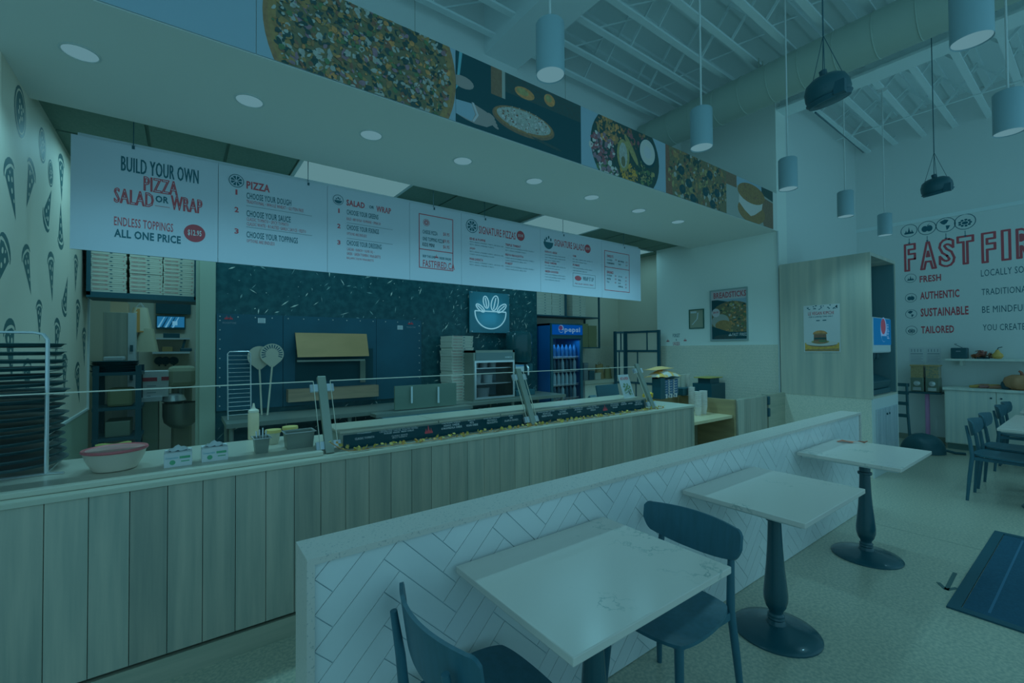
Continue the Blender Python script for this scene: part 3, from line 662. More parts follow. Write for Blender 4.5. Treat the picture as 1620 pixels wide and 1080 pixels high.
# panel 7
a0, b1 = ab(956, 395.5); a1, b0 = ab(996, 463); frame(tr, pl, a0, a1, b0, b1, .008, .001, .0018); bm = ab(976, 424.5)[1]; tr.poly(pl, rect(a0, a1, bm-.004, bm+.004), .0018)
H(tr, 'SWEETS', 960, 404.5, .13, .036, .03); H(tr, 'DRINKS', 960, 430, .13, .036, .03)
for s, u, v, w in (('COOKIES', 960, 410.5, .11), ('ICE CREAM SANDWICH', 960, 415.5, .15), ('BROWNIE', 978, 413, .12), ('TART', 978, 418, .06), ('FOUNTAIN', 960, 435, .1), ('WATER', 960, 440.5, .08), ('TEA', 960, 445.5, .05), ('JUICE', 978, 437.5, .08), ('MILK', 978, 443, .06), ('POP', 978, 448, .05), ('KOMBUCHA', 978, 453, .1)): H(td, s, u, v, w, .024, .012, 0, 1)
for u, v in ((973, 411), (990, 415), (990, 420), (972.5, 436.5), (972.5, 441.5), (972.5, 447), (989, 439), (989, 444.5), (989, 450), (989, 455)): H(tr, '$3', u, v, .035, .024, 0, 0, 1)
tr.build('red_lettering', M_red, mb_, kind='stuff'); td.build('dark_lettering', M_ink, mb_, kind='stuff'); tg.build('rule_lines', M_inkgrey, mb_)
rp.build('price_roundel', mat('roundel_red', (68, 40, 52), .5), mb_); pw.build('price_lettering', M_paper, mb_)
# ------------------------------------------------------------------ picture panels on the fascia
PY = 2.732; pl = front(PY); FZ0, FZ1 = 3.155, 3.664
pal = {}
def pm_(name, rgb): pal[name] = mat('print_'+name, rgb, .55) if name in ('bg', 'white', 'lightbg', 'ice', 'night', 'skin', 'cyan') else mat('print_'+name, rgb, .55, rgb2=tuple(c*.72+8 for c in rgb), scale=(38, 38, 38), lo=.3, hi=.75); return pal[name]
for n_, c in dict(bg=(56, 104, 124), crust=(62, 76, 58), cheese=(68, 110, 116), gold=(64, 82, 58), olive=(44, 70, 58), dark=(8, 46, 50), brown=(52, 60, 54), purple=(58, 74, 92), leafg=(32, 76, 58), white=(76, 116, 130), night=(2, 42, 52), warm=(84, 90, 60), maroon=(58, 54, 66), lime=(64, 96, 70), yellow=(86, 102, 50), skin=(60, 88, 94), wood=(50, 66, 58), ice=(78, 118, 126), cookie=(58, 74, 52), lightbg=(60, 98, 104), cyan=(38, 104, 122), nightb=(14, 50, 56)).items(): pm_(n_, c)
PN = list(pal)
def banner(x0, x1, lab):
    t = thing('food_banner', lab, 'picture panel', ((x0+x1)/2, PY, FZ0)); MB().box(x0+.002, x1-.002, PY, PY+.005, FZ0, FZ1).build('board', pal['bg'], t); return t
class Print:
    def __init__(s, pl, a0, a1, b0, b1): s.mb = MB(); s.pl = pl; s.r = (a0, a1, b0, b1); s.k = 0; s.idx = []
    def add(s, pts, col):
        pts = clip(list(pts), *s.r)
        if len(pts) < 3: return
        s.k += 1
        if col not in s.idx: s.idx.append(col)
        s.mb.poly(s.pl, pts, .0004+s.k*4e-6, s.idx.index(col))
    def blob(s, a, b, ra, rb, col, n=7):
        t = random.uniform(0, 6.28); s.add([(a+(x*math.cos(t)-y*math.sin(t)), b+(x*math.sin(t)+y*math.cos(t))) for x, y in [(ra*random.uniform(.6, 1.1)*math.cos(6.2832*k/n), rb*random.uniform(.6, 1.1)*math.sin(6.2832*k/n)) for k in range(n)]], col)
    def build(s, parent): s.mb.build('print', [pal[c] for c in s.idx], parent)
def toppings(pr, a, b, ra, rb, n, cols, smin=.012, smax=.05):
    for k in range(n):
        q = math.sqrt(random.random()); th = random.uniform(0, 6.2832); x, y = a+q*ra*math.cos(th), b+q*rb*math.sin(th)
        s = random.uniform(smin, smax)*(1.2-k/n*.6); pr.blob(x, y, s, s*random.uniform(.4, .9), random.choice(cols))
bx = [-2.2, .316, 1.545, 2.786, 4.018, 5.232, 6.461]
t = banner(bx[0], bx[1], 'plain pale blue banner panel at the left end of the fascia'); pr = Print(pl, bx[0], bx[1], FZ0, FZ1)
q = P(172, 0, Y=PY); pr.add([(q.x-.06, q.z+.08), (q.x-.02, q.z-.008), (q.x+.02, q.z+.012), (q.x+.1, q.z+.08)], 'maroon'); pr.build(t)
t = banner(bx[1], bx[2], 'banner picture of a whole loaded pizza'); pr = Print(pl, bx[1], bx[2], FZ0, FZ1)
pr.add(ell(.945, 3.42, .60, .62, 60), 'crust'); pr.add(ell(.945, 3.42, .575, .60, 60), 'gold'); toppings(pr, .945, 3.42, .60, .62, 90, ['crust', 'gold', 'brown'], .01, .03)
pr.add(ell(.945, 3.42, .535, .56, 60), 'olive'); toppings(pr, .945, 3.42, .55, .57, 1900, ['cheese', 'cheese', 'gold', 'gold', 'olive', 'dark', 'nightb', 'brown', 'crust', 'purple', 'lightbg', 'cheese', 'warm', 'nightb', 'leafg', 'dark'], .009, .034)
pr.build(t)
t = banner(bx[2], bx[3], 'banner picture of a gloved hand holding pizza in the dark'); pr = Print(pl, bx[2], bx[3], FZ0, FZ1); x = bx[2]
pr.add(rect(x, bx[3], FZ0, FZ1), 'night'); pr.add(rect(x+.33, bx[3], FZ0+.36, FZ1), 'nightb'); pr.add([(x+.03, FZ1), (x+.055, FZ1), (x+.02, FZ1-.25), (x, FZ1-.28)], 'cyan')
pr.add(rect(x+.3, x+.42, FZ0+.3, FZ1), 'wood'); pr.add(rect(x+.40, x+.43, FZ0+.3, FZ1), 'lightbg')
pr.add(ell(x+.62, FZ1-.10, .10, .045, 16), 'warm'); pr.add(ell(x+.60, FZ1-.095, .06, .028, 16), 'lime'); pr.add(ell(x+.88, FZ1-.07, .06, .05, 16), 'warm'); pr.add(ell(x+.87, FZ1-.06, .035, .03, 12), 'lime')
pr.add([(x, FZ0+.13), (x+.08, FZ0+.16), (x+.16, FZ0+.17), (x+.25, FZ0+.15), (x+.33, FZ0+.12), (x+.32, FZ0+.07), (x+.26, FZ0+.035), (x+.16, FZ0+.03), (x+.08, FZ0+.04), (x, FZ0+.06)], 'skin')
pr.add([(x, FZ0+.16), (x+.13, FZ0+.17), (x+.16, FZ0+.1), (x+.13, FZ0+.04), (x, FZ0+.06)], 'bg'); pr.add([(x+.13, FZ0+.18), (x+.15, FZ0+.18), (x+.19, FZ0+.1), (x+.15, FZ0+.04), (x+.135, FZ0+.045), (x+.17, FZ0+.1)], 'white')
for k in range(4): pr.add(ell(x+.30+.012*k, FZ0+.13-.022*k, .035, .012, 10, rot=-.4), 'skin')
pr.add(ell(x+.06, FZ0+.30, .09, .045, 14), 'skin'); pr.add(ell(x+.62, FZ0+.17, .31, .105, 40), 'wood'); pr.add(ell(x+.62, FZ0+.18, .295, .092, 40), 'crust'); pr.add(ell(x+.62, FZ0+.185, .27, .08, 40), 'cheese'); toppings(pr, x+.62, FZ0+.19, .26, .085, 230, ['cheese', 'ice', 'brown', 'white', 'cheese'], .006, .014)
pr.add(ell(x+.85, FZ0+.065, .16, .012, 16, rot=-.1), 'nightb'); pr.build(t)
t = banner(bx[3], bx[4], 'banner picture of a fresh salad with corn and a dip'); pr = Print(pl, bx[3], bx[4], FZ0, FZ1); x = bx[3]
pr.add(rect(x, bx[4], FZ0, FZ1), 'bg'); pr.add(ell(x+.62, FZ0+.25, .5, .42, 40), 'dark')
def patch(cx, cy, rx, ry, n, cols, s0, s1): toppings(pr, x+cx, FZ0+cy, rx, ry, n, cols, s0, s1)
patch(.38, .42, .18, .14, 90, ['gold', 'warm', 'crust'], .015, .035); patch(.27, .22, .16, .14, 90, ['maroon', 'purple', 'maroon', 'ice'], .015, .04); patch(.75, .44, .2, .1, 60, ['brown', 'crust', 'dark', 'maroon'], .015, .04)
patch(.36, .03, .14, .07, 60, ['leafg', 'purple', 'ice'], .02, .04); patch(.65, .07, .14, .09, 90, ['yellow', 'yellow', 'gold'], .012, .026); patch(.88, .12, .14, .12, 90, ['leafg', 'lime', 'dark'], .015, .035)
pr.add(ell(x+.56, FZ0+.22, .09, .15, 24), 'lime'); pr.add(ell(x+.56, FZ0+.22, .06, .12, 24), 'cheese'); pr.add(ell(x+.56, FZ0+.16, .03, .05, 12), 'olive'); pr.add(ell(x+.68, FZ0+.3, .16, .035, 14, rot=-.9), 'lime')
pr.add(ell(x+.93, FZ0+.33, .14, .145, 30), 'night'); pr.add(ell(x+.93, FZ0+.34, .12, .125, 30), 'ice'); pr.add(ell(x+.93, FZ0+.34, .06, .06, 20), 'white'); pr.build(t)
t = banner(bx[4], bx[5], 'banner picture of a close-up olive and mushroom pizza'); pr = Print(pl, bx[4], bx[5], FZ0, FZ1); x = bx[4]
pr.add(rect(x, bx[5], FZ0, FZ1), 'olive'); pr.add([(x, FZ0), (x+.12, FZ0), (x+.06, FZ1), (x, FZ1)], 'brown'); toppings(pr, x+.63, FZ0+.25, .6, .36, 480, ['gold', 'cheese', 'olive', 'dark', 'brown', 'crust', 'lime', 'dark'], .015, .05)
for dx, dy in ((.28, .30), (.42, .19), (.5, .04), (.75, .16), (.9, .05), (1.0, .2), (.3, .1), (.85, .38)): pr.add(ell(x+dx, FZ0+dy, .06, .05, 14), 'night'); pr.add(ell(x+dx+.01, FZ0+dy+.01, .02, .018, 8), 'nightb')
pr.build(t)
t = banner(bx[5], bx[6], 'banner picture of an ice cream cookie sandwich'); pr = Print(pl, bx[5], bx[6], FZ0, FZ1); x = bx[5]
pr.add(rect(x, bx[6], FZ0, FZ1), 'lightbg'); pr.add(rect(x, x+.25, FZ0+.36, FZ1), 'wood'); pr.add(rect(x+.25, bx[6], FZ0+.40, FZ1), 'bg'); pr.add([(x+.9, FZ1), (bx[6], FZ1), (bx[6], FZ1-.14), (x+.9, FZ1-.1)], 'dark')
pr.add([(x+.8, FZ1-.12), (bx[6], FZ1-.16), (bx[6], FZ0), (x+.95, FZ0)], 'wood')
pr.add(ell(x+.63, FZ0+.13, .36, .15, 30), 'cookie'); pr.add([(x+.32, FZ0+.4), (x+.3, FZ0+.2), (x+.45, FZ0+.12), (x+.6, FZ0+.07), (x+.7, FZ0+.1), (x+.9, FZ0+.2), (x+.95, FZ0+.35)], 'ice'); pr.add(ell(x+.63, FZ0+.36, .36, .125, 30), 'cookie'); toppings(pr, x+.63, FZ0+.36, .33, .11, 60, ['crust', 'brown', 'cookie'], .01, .03); pr.build(t)
# ================================================================== TABLES AND CHAIRS
def marble():
    m = mat('white_marble', (82, 121, 127), .22); nt = m.node_tree; b = nt.nodes['Principled BSDF']
    tc = nt.nodes.new('ShaderNodeTexCoord'); oi = nt.nodes.new('ShaderNodeObjectInfo'); ad = nt.nodes.new('ShaderNodeVectorMath'); ad.operation = 'ADD'
    ml = nt.nodes.new('ShaderNodeVectorMath'); ml.operation = 'SCALE'; ml.inputs['Scale'].default_value = 1
    nt.links.new(oi.outputs['Location'], ml.inputs[0]); nt.links.new(tc.outputs['Object'], ad.inputs[0]); nt.links.new(ml.outputs[0], ad.inputs[1])
    n = nt.nodes.new('ShaderNodeTexNoise'); n.inputs['Scale'].default_value = 1.7; n.inputs['Detail'].default_value = 9; n.inputs['Roughness'].default_value = .62; nt.links.new(ad.outputs[0], n.inputs['Vector'])
    s = nt.nodes.new('ShaderNodeMath'); s.operation = 'SUBTRACT'; s.inputs[1].default_value = .5; nt.links.new(n.outputs['Fac'], s.inputs[0])
    a = nt.nodes.new('ShaderNodeMath'); a.operation = 'ABSOLUTE'; nt.links.new(s.outputs[0], a.inputs[0])
    r = nt.nodes.new('ShaderNodeValToRGB'); r.color_ramp.elements[0].position = 0; r.color_ramp.elements[1].position = .006
    r.color_ramp.elements[0].color = alb((52, 94, 100)); r.color_ramp.elements[1].color = alb((82, 121, 127))
    n2 = nt.nodes.new('ShaderNodeTexNoise'); n2.inputs['Scale'].default_value = 2.3; nt.links.new(ad.outputs[0], n2.inputs['Vector'])
    mr = nt.nodes.new('ShaderNodeMapRange'); mr.inputs['From Min'].default_value = .5; mr.inputs['From Max'].default_value = .62; nt.links.new(n2.outputs['Fac'], mr.inputs[0])
    mx = nt.nodes.new('ShaderNodeMix'); mx.data_type = 'RGBA'; mx.inputs['A'].default_value = alb((82, 121, 127)); nt.links.new(mr.outputs[0], mx.inputs['Factor']); nt.links.new(a.outputs[0], r.inputs[0]); nt.links.new(r.outputs[0], mx.inputs['B']); nt.links.new(mx.outputs['Result'], b.inputs['Base Color'])
    return m
M_marble = marble()
def make_table(name, lab, w, d, loc, ang=0, group=None):
    t = thing(name, lab, 'table', (0, 0, 0), group)
    MB().box(-w/2, w/2, -d/2, d/2, .745, .77).build('table_top', M_marble, t, bev=.003)
    MB().box(-w/2+.025, w/2-.025, -d/2+.025, d/2-.025, .733, .745).build('sub_top', M_white, t)
    xs_ = (0,) if w < 1 else (-w/4, w/4)
    for x in xs_:
        MB().lathe([(.215, 0), (.215, .008), (.205, .016), (.15, .03), (.085, .042), (.06, .05)], (x, 0, 0), 36).build('base_plate', M_cast, t, True)
        MB().lathe([(.05, .045), (.046, .06), (.04, .07), (.044, .078), (.04, .086), (.042, .095), (.034, .105), (.036, .118), (.05, .14), (.059, .175), (.06, .21), (.054, .27), (.045, .36), (.038, .46), (.034, .555), (.033, .60), (.043, .603), (.045, .612), (.043, .62), (.034, .623), (.034, .72)], (x, 0, 0), 28).build('pedestal', M_cast, t, True)
        MB().box(x-.12, x+.12, -.12, .12, .72, .733).build('mount_plate', M_cast, t)
    t.location = loc; t.rotation_euler = (0, 0, ang)
    return t
tb = 'white marble cafe tables by the half wall'
make_table('cafe_table', 'nearest white marble cafe table on a black pedestal by the tiled half wall', .78, .60, (1.187, 1.125, 0), 0, tb)
make_table('cafe_table', 'middle white marble cafe table on a black pedestal by the tiled half wall', .80, .60, (2.615, 1.125, 0), 0, tb)
make_table('cafe_table', 'farthest white marble cafe table with a red leaf on it', .80, .60, (4.085, 1.120, 0), 0, tb)
make_table('cafe_table', 'wide white table with two black chairs at the right edge', 1.36, .66, (6.88, .345, 0), 0, 'white tables at the right')
make_table('cafe_table', 'white table behind the others near the pumpkin at the right edge', 1.16, .66, (8.5, .345, 0), 0, 'white tables at the right')
# red leaf on the far table
q = P(1345, 699, Z=.775); t = thing('maple_leaf', 'dried red leaf lying on the farthest cafe table', 'leaf', (q.x, q.y, .7705))
shp = [(-.5, 0), (-.42, .12), (-.3, .1), (-.25, .25), (-.1, .14), (.05, .22), (.1, .08), (.3, .03), (.3, -.02), (.1, -.06), (.04, -.2), (-.1, -.12), (-.28, -.22), (-.3, -.1), (-.44, -.1)]
def lp(a, b): u = Vector((.5, -.86, 0)); w_ = Vector((.86, .5, 0)); return Vector((q.x, q.y, .772))+u*a*.19+w_*b*.19+Vector((0, 0, .012*abs(math.sin(a*7))))
MB().add([lp(a, b) for a, b in shp], [tuple(range(len(shp)))]).build('blade', mat('red_leaf', (80, 66, 54), .6), t)
MB().tube([lp(.28, 0)+Vector((0, 0, .004)), lp(.5, .02)+Vector((0, 0, .004)), lp(.62, .05)+Vector((0, 0, .006))], [.003, .008, .004], 6).build('stem', mat('brown_stem', (60, 58, 50), .6), t)
# chairs ----------------------------------------------------------
def make_chair():
    t = thing('dining_chair', '', 'chair', (0, 0, 0), 'black wooden chairs')
    def sq(a, b):   # square to rounded square
        x, y = 2*a-1, 2*b-1; k = .28
        return x*math.sqrt(1-k*y*y*abs(x)**2), y*math.sqrt(1-k*x*x*abs(y)**2)
    def seat(a, b):
        x, y = sq(a, b); wy = .235-.03*(1-(x+1)/2)*1.0
        return (.0+.215*x, wy*y, .452+.012*x*x*(1 if x > 0 else .6)*(-1 if x > 0 else 1)+.012*y*y-.008*(1-x*x))
    MB().grid(seat, 18, 18, .013).build('seat', M_black, t, True)
    def back(a, b):
        y = math.copysign(abs(2*a-1)**.8, 2*a-1); r = max(0, abs(y)-.86)/.14; top = .80-.006*y*y; bot = .632+.05*abs(y)**2.2
        mid = (top+bot)/2+.012*r; hh = (top-bot)/2*math.sqrt(max(.22, 1-.8*r*r)) if r > 0 else (top-bot)/2
        z = mid+hh*(2*b-1); yy = y*.24
        return (-.226+.06*y*y-.06*(z-.64)/.16*.4, yy, z)
    MB().grid(back, 44, 8, .012).build('backrest', M_black, t, True)
    for s in (-1, 1):
        MB().tube([(-.245, s*.205, 0), (-.225, s*.19, .25), (-.205, s*.178, .45), (-.222, s*.172, .60), (-.246, s*.168, .745)], [.012, .0165, .0175, .0155, .011], 12).build('leg', M_black, t, True)
        MB().tube([(.185, s*.19, 0), (.165, s*.175, .25), (.15, s*.165, .448)], [.011, .016, .0185], 12).build('leg', M_black, t, True)
        MB().bar((-.205, s*.176, .425), (.15, s*.165, .425), .018, .032).build('seat_rail', M_black, t)
    MB().bar((-.20, -.17, .425), (-.20, .17, .425), .018, .032).build('cross_rail', M_black, t)
    MB().bar((.145, -.16, .425), (.145, .16, .425), .018, .032).build('cross_rail', M_black, t)
    return t
ch = make_chair()
ch.location = (.775, 1.17, 0); ch['label'] = 'black chair at the left side of the nearest table, cut by the bottom edge'
dup(ch, (1.66, 1.16, 0), math.pi, label='black chair with a curved backrest at the right side of the nearest table')
dup(ch, (6.55, .66, 0), -math.pi/2, label='black chair nearest the camera at the wide right hand table')
dup(ch, (7.16, .66, 0), -math.pi/2, label='black chair beside the nearest one at the wide right hand table')
dup(ch, (8.28, .66, 0), -math.pi/2, label='left one of two black chairs at the table near the pumpkin')
dup(ch, (8.80, .66, 0), -math.pi/2, label='right one of two black chairs at the table near the pumpkin')
# floor mat and arrow
mt = thing('floor_mat', 'dark blue ribbed entrance mat on the concrete floor', 'mat', (4.6, 0, 0))
M_mat = mat('mat_pile', (3, 41, 60), .9, rgb2=(5, 46, 67), scale=(70, 70, 70), bump=.5)
MB().box(3.70, 5.40, -.62, .56, .001, .008).build('pile', M_mat, mt)
frame(MB(), flat(0), 3.65, 5.46, -.68, .62, .055, .0005, .010).build('rubber_border', mat('mat_border', (5, 44, 58), .6), mt)
MB().box(3.75, 5.35, .45, .462, .008, .0095).build('stripe', mat('mat_stripe', (16, 60, 84), .9), mt)
pl = flat(.0008); A = P(1511, 906, Z=0); Bq = P(1497, 933, Z=0); C1 = P(1484, 921, Z=0); C2 = P(1514, 930, Z=0)
ar = thing('floor_arrow', 'black tape arrow stuck on the floor beside the mat', 'floor marking', (Bq.x, Bq.y, 0))
m = MB()
for a, b in ((A, Bq), (C1, Bq), (C2, Bq)): m.bar((a.x, a.y, .001), (b.x, b.y, .001), .022, .0015)
m.build('tape', mat('black_tape', (22, 58, 64), .6), ar)
# ------------------------------------------------------------------ pendants
def pendant(x, y, z, lab):
    t = thing('pendant_light', lab, 'pendant light', (x, y, z), 'white cylinder pendant lights')
    h = .29; r = .078
    MB().lathe([(r-.004, .012), (r, 0), (r, h-.012), (r-.006, h-.003), (r-.016, h), (0, h)], (x, y, z), 32).build('shade', M_shade, t, True)
    MB().lathe([(0, .006), (r-.004, .006)], (x, y, z), 32).build('lens', M_lens, t)
    MB().tube([(x, y, z+h), (x, y, z+h+.03), (x, y, 5.02)], [.012, .007, .007], 10).build('stem', M_white, t, True)
    MB().lathe([(.055, 4.995-z), (.055, 5.02-z), (0, 5.02-z)], (x, y, z), 20).build('canopy', M_white, t, True)
    l = bpy.data.lights.new('pendant_lamp', 'SPOT'); l.energy = 16 if x > 4 else 4; l.color = (.31, .81, 1.0); l.spot_size = 1.7; l.spot_blend = .7; l.shadow_soft_size = .06
    o = bpy.data.objects.new('pendant_lamp', l); COL.objects.link(o); o.location = (x, y, z-.01)
for i, x in enumerate((1.606, 3.10, 4.58, 6.09, 7.56)):
    pendant(x, 1.80, 3.035, ('nearest and largest white cylinder pendant in the row along the half wall', 'second white cylinder pendant in the row along the half wall', 'middle white cylinder pendant in the row along the half wall', 'fourth white cylinder pendant in the row along the half wall', 'farthest white cylinder pendant in the row along the half wall')[i])
pendant(3.07, .385, 3.025, 'white cylinder pendant cut by the top edge at the right')
for x in (6.1, 7.65):      # the row goes on past the frame: only its light reaches the picture
    l = bpy.data.lights.new('pendant_lamp', 'SPOT'); l.energy = 11; l.color = (.31, .81, 1.0); l.spot_size = 1.7; l.spot_blend = .7; l.shadow_soft_size = .06
    o = bpy.data.objects.new('pendant_lamp', l); COL.objects.link(o); o.location = (x, .42, 3.02)
pendant(4.62, .41, 3.03, 'white cylinder pendant at the right edge below the other one')
# ------------------------------------------------------------------ hanging speakers
def speaker(x, y, z, lab):
    t = thing('pendant_speaker', lab, 'speaker', (x, y, z), 'black hanging speakers'); tl = Vector((-.28, .10, 1)).normalized()
    MB().lathe([(0, -.004), (.09, -.002), (.118, .018), (.128, .05), (.126, .095), (.108, .14), (.07, .165), (.035, .172), (0, .173)], (x, y, z), 36, A=tl).build('bell_shell', M_dark, t, True)
    MB().lathe([(.116, .0), (.121, .012), (.127, .016), (.130, .022), (.128, .028)], (x, y, z), 36, A=tl).build('grille_ring', M_blackm, t, True)
    top = Vector((x, y, z))+tl*.17
    MB().lathe([(.022, -.01), (.022, .035), (.012, .04), (0, .04)], top, 14, A=tl).build('gland', M_blackm, t, True)
    ap = top+Vector((.0, 0, .27)); m = MB()
    X = tl.orthogonal().normalized(); Yv = tl.cross(X)
    for k in range(3):
        a = k*2.094+.5; m.tube([ap, Vector((x, y, z))+tl*.075+(X*math.cos(a)+Yv*math.sin(a))*.128], .0022, 5)
    m.tube([ap, top+tl*.03], .003, 5); m.build('sling_wire', M_blackm, t)
    MB().tube([ap, Vector((ap.x, ap.y, 5.02))], .004, 6).build('chain', M_blackm, t)
    b = Vector((x, y, z))+tl*.04+(-X if X.x > 0 else X)*.13; MB().obox(b, (.02, 0, 0), (0, .03, 0), (0, 0, .04)).build('bracket', M_blackm, t)
speaker(3.42, 1.085, 3.16, 'large black bell speaker hanging in front of the duct')
speaker(6.42, 1.08, 3.16, 'smaller looking black bell speaker hanging above the wall lettering')
MB().tube([P(1290, 178, X=3.36), P(1368, 243, Y=2.735)], .006, 6).build('wall_cable', M_blackm, None, label='thin dark cable running back from the large hanging speaker', cat='cable')
# ------------------------------------------------------------------ round duct
dt = thing('air_duct', 'large round white air duct crossing under the roof joists', 'duct', (5.65, 0, 4.47))
M_duct = mat('duct_paint', (62, 108, 112), .5)
R = .226
MB().lathe([(R, -1.8), (R, 4.19)], (5.65, 0, 4.70), 40, A=(0, 1, 0)).build('duct_tube', M_duct, dt, True)
for k in range(18):
    y = -1.6+k*.33; MB().lathe([(R, -.006), (R+.005, -.003), (R+.005, .003), (R, .006)], (5.65, y, 4.70), 40, A=(0, 1, 0)).build('seam', M_duct, dt, True)
for y in (.6, 2.5): MB().bar((5.6, y, 4.9), (5.6, y, 5.05), .03, .004).bar((5.7, y, 4.9), (5.7, y, 5.05), .03, .004).build('hanger_strap', M_duct, dt)
# ================================================================== BEHIND THE COUNTER
def XZ(u, v, Y): q = P(u, v, Y=Y); return q.x, q.z
# pizza oven front
YO = 5.35
x0, z1 = XZ(342, 491, YO); x1, _ = XZ(665, 507, YO)
ov = thing('pizza_oven', 'wide blue black riveted pizza oven front set in the stone wall', 'oven', ((x0+x1)/2, YO, 0))
M_oven = mat('oven_steel', (2, 45, 62), .5, rgb2=(3, 50, 68), scale=(3, 3, 3))
seam = [x0, XZ(447, 560, YO)[0], XZ(594, 560, YO)[0], x1]
for a, b in zip(seam, seam[1:]): MB().box(a+.002, b-.002, YO-.03, YO, .95, 1.925).build('front_panel', M_oven, ov)
rv = MB(); M_rivet = mat('rivet', (70, 112, 120), .4)
for z in [1.0+.095*k for k in range(10)]:
    for a in (x0+.03, x1-.03): rv.lathe([(.007, 0), (.005, .004), (0, .005)], (a, YO-.03, z), 8, A=(0, -1, 0))
k = 0
while x0+.03+k*.155 < x1-.02: rv.lathe([(.007, 0), (.005, .004), (0, .005)], (x0+.03+k*.155, YO-.03, 1.895), 8, A=(0, -1, 0)); k += 1
rv.build('rivets', M_rivet, ov, kind='stuff')
# mouth
ma, mz1 = XZ(467, 566, YO-.03); mc, _ = XZ(590, 566, YO-.03); mz0 = XZ(500, 603, YO-.03)[1]
MB().box(ma, mc, YO-.034, YO-.03, mz0, mz1+.1).build('mouth', mat('oven_mouth', (3, 38, 48), .8), ov)
hx0, hz0 = XZ(469, 565, YO-.2); hx1, hz1 = XZ(581, 527, YO-.06)
q0, q1 = P(471, 565, Y=YO-.22), P(584, 563, Y=YO-.22); r0, r1 = P(467, 526, Y=YO-.05), P(580, 528, Y=YO-.05)
MB().add([q0, q1, r1, r0, q0+Vector((0, .02, 0)), q1+Vector((0, .02, 0)), r1+Vector((0, .02, 0)), r0+Vector((0, .02, 0))], [(0, 1, 2, 3), (7, 6, 5, 4), (0, 4, 5, 1), (1, 5, 6, 2), (2, 6, 7, 3), (3, 7, 4, 0)]).build('brass_hood', mat('brass', (66, 78, 54), .5, metal=.1, rgb2=(60, 72, 48), scale=(2, 2, 6)), ov)
a0 = P(470, 571, Y=YO-.12); a1 = P(577, 569, Y=YO-.12)
fr = MB().bar(a0, a1, .03, .02)
fr.bar(P(574, 570, Y=YO-.12), P(574, 604, Y=YO-.05), .06, .02); fr.build('mouth_frame', M_steel, ov)
for u, v in ((361, 505), (649, 513)):
    a, b = XZ(u, v, YO-.03); m = MB(); flame(m, front(YO-.03), a-.012, b, .04, .001, 0); flame(m, front(YO-.03), a+.02, b, .04, .001, 0); m.build('flame_mark', mat('flame_red', (88, 38, 50), .5), ov)
    m = MB(); letter(m, front(YO-.03), 'WOODSTONE', a-.05, a+.07, b-.045, b-.025, .001); m.build('maker_lettering', M_inkgrey, ov)
for u, v, lb in ((414, 507, 'small white notice stuck on the left oven panel'), (633, 518, 'small white notice stuck on the right oven panel')):
    a, b = XZ(u, v, YO-.031); nt_ = MB().slab(front(YO-.031), rect(a-.035, a+.035, b-.026, b+.026), 0, .001).build('notice', M_paper, None, label=lb, cat='notice')
    m = MB()
    for k in range(4): m.poly(front(YO-.031), rect(a-.028, a+.026, b-.02+.011*k, b-.016+.011*k), .0016)
    m.build('print_lines', M_inkgrey, nt_)
# wooden ledge under the mouth
a, b = XZ(456, 633, YO-.14), XZ(599, 611, YO-.14)
MB().box(a[0], b[0], YO-.14, YO-.03, XZ(520, 632, YO-.14)[1], XZ(520, 613, YO-.14)[1]).build('wooden_ledge', mat('warm_oak', (64, 82, 72), .5, rgb2=(56, 74, 66), scale=(3, 30, 30)), None, label='narrow oak ledge fixed below the oven mouth', cat='ledge')
# work table along the stone wall
wt = thing('back_work_table', 'long steel work table standing against the stone wall', 'table', (2.3, 5.0, 0))
MB().box(.32, 4.42, 4.68, 5.3, .86, .90).build('table_top', M_steel, wt)
for x in (.36, 1.4, 2.5, 3.5, 4.38):
    for y in (4.72, 5.26): MB().tube([(x, y, 0), (x, y, .86)], .02, 10).build('leg', M_steel, wt)
MB().box(.34, 4.4, 4.7, 5.25, .22, .24).build('lower_shelf', M_steel, wt)
# cooling rack
YC = 4.95
c0, c1 = XZ(361, 556, YC), XZ(397, 650, YC); t = thing('cooling_rack', 'upright chrome wire rack leaning in front of the oven', 'rack', ((c0[0]+c1[0])/2, YC, .9))
zt = c0[1]; zb = .905
MB().tube([(c0[0], YC, zb), (c0[0], YC+.05, zt-.02), (c0[0]+.015, YC+.052, zt), (c1[0]-.015, YC+.052, zt), (c1[0], YC+.05, zt-.02), (c1[0], YC, zb)], .006, 8).build('frame', M_chrome, t, True)
for k in range(15):
    z = zb+.04+k*(zt-zb-.08)/14; y = YC+.05*(z-zb)/(zt-zb)
    MB().tube([(c0[0], y, z), (c1[0], y, z)], .003, 6).build('rung', M_chrome, t)
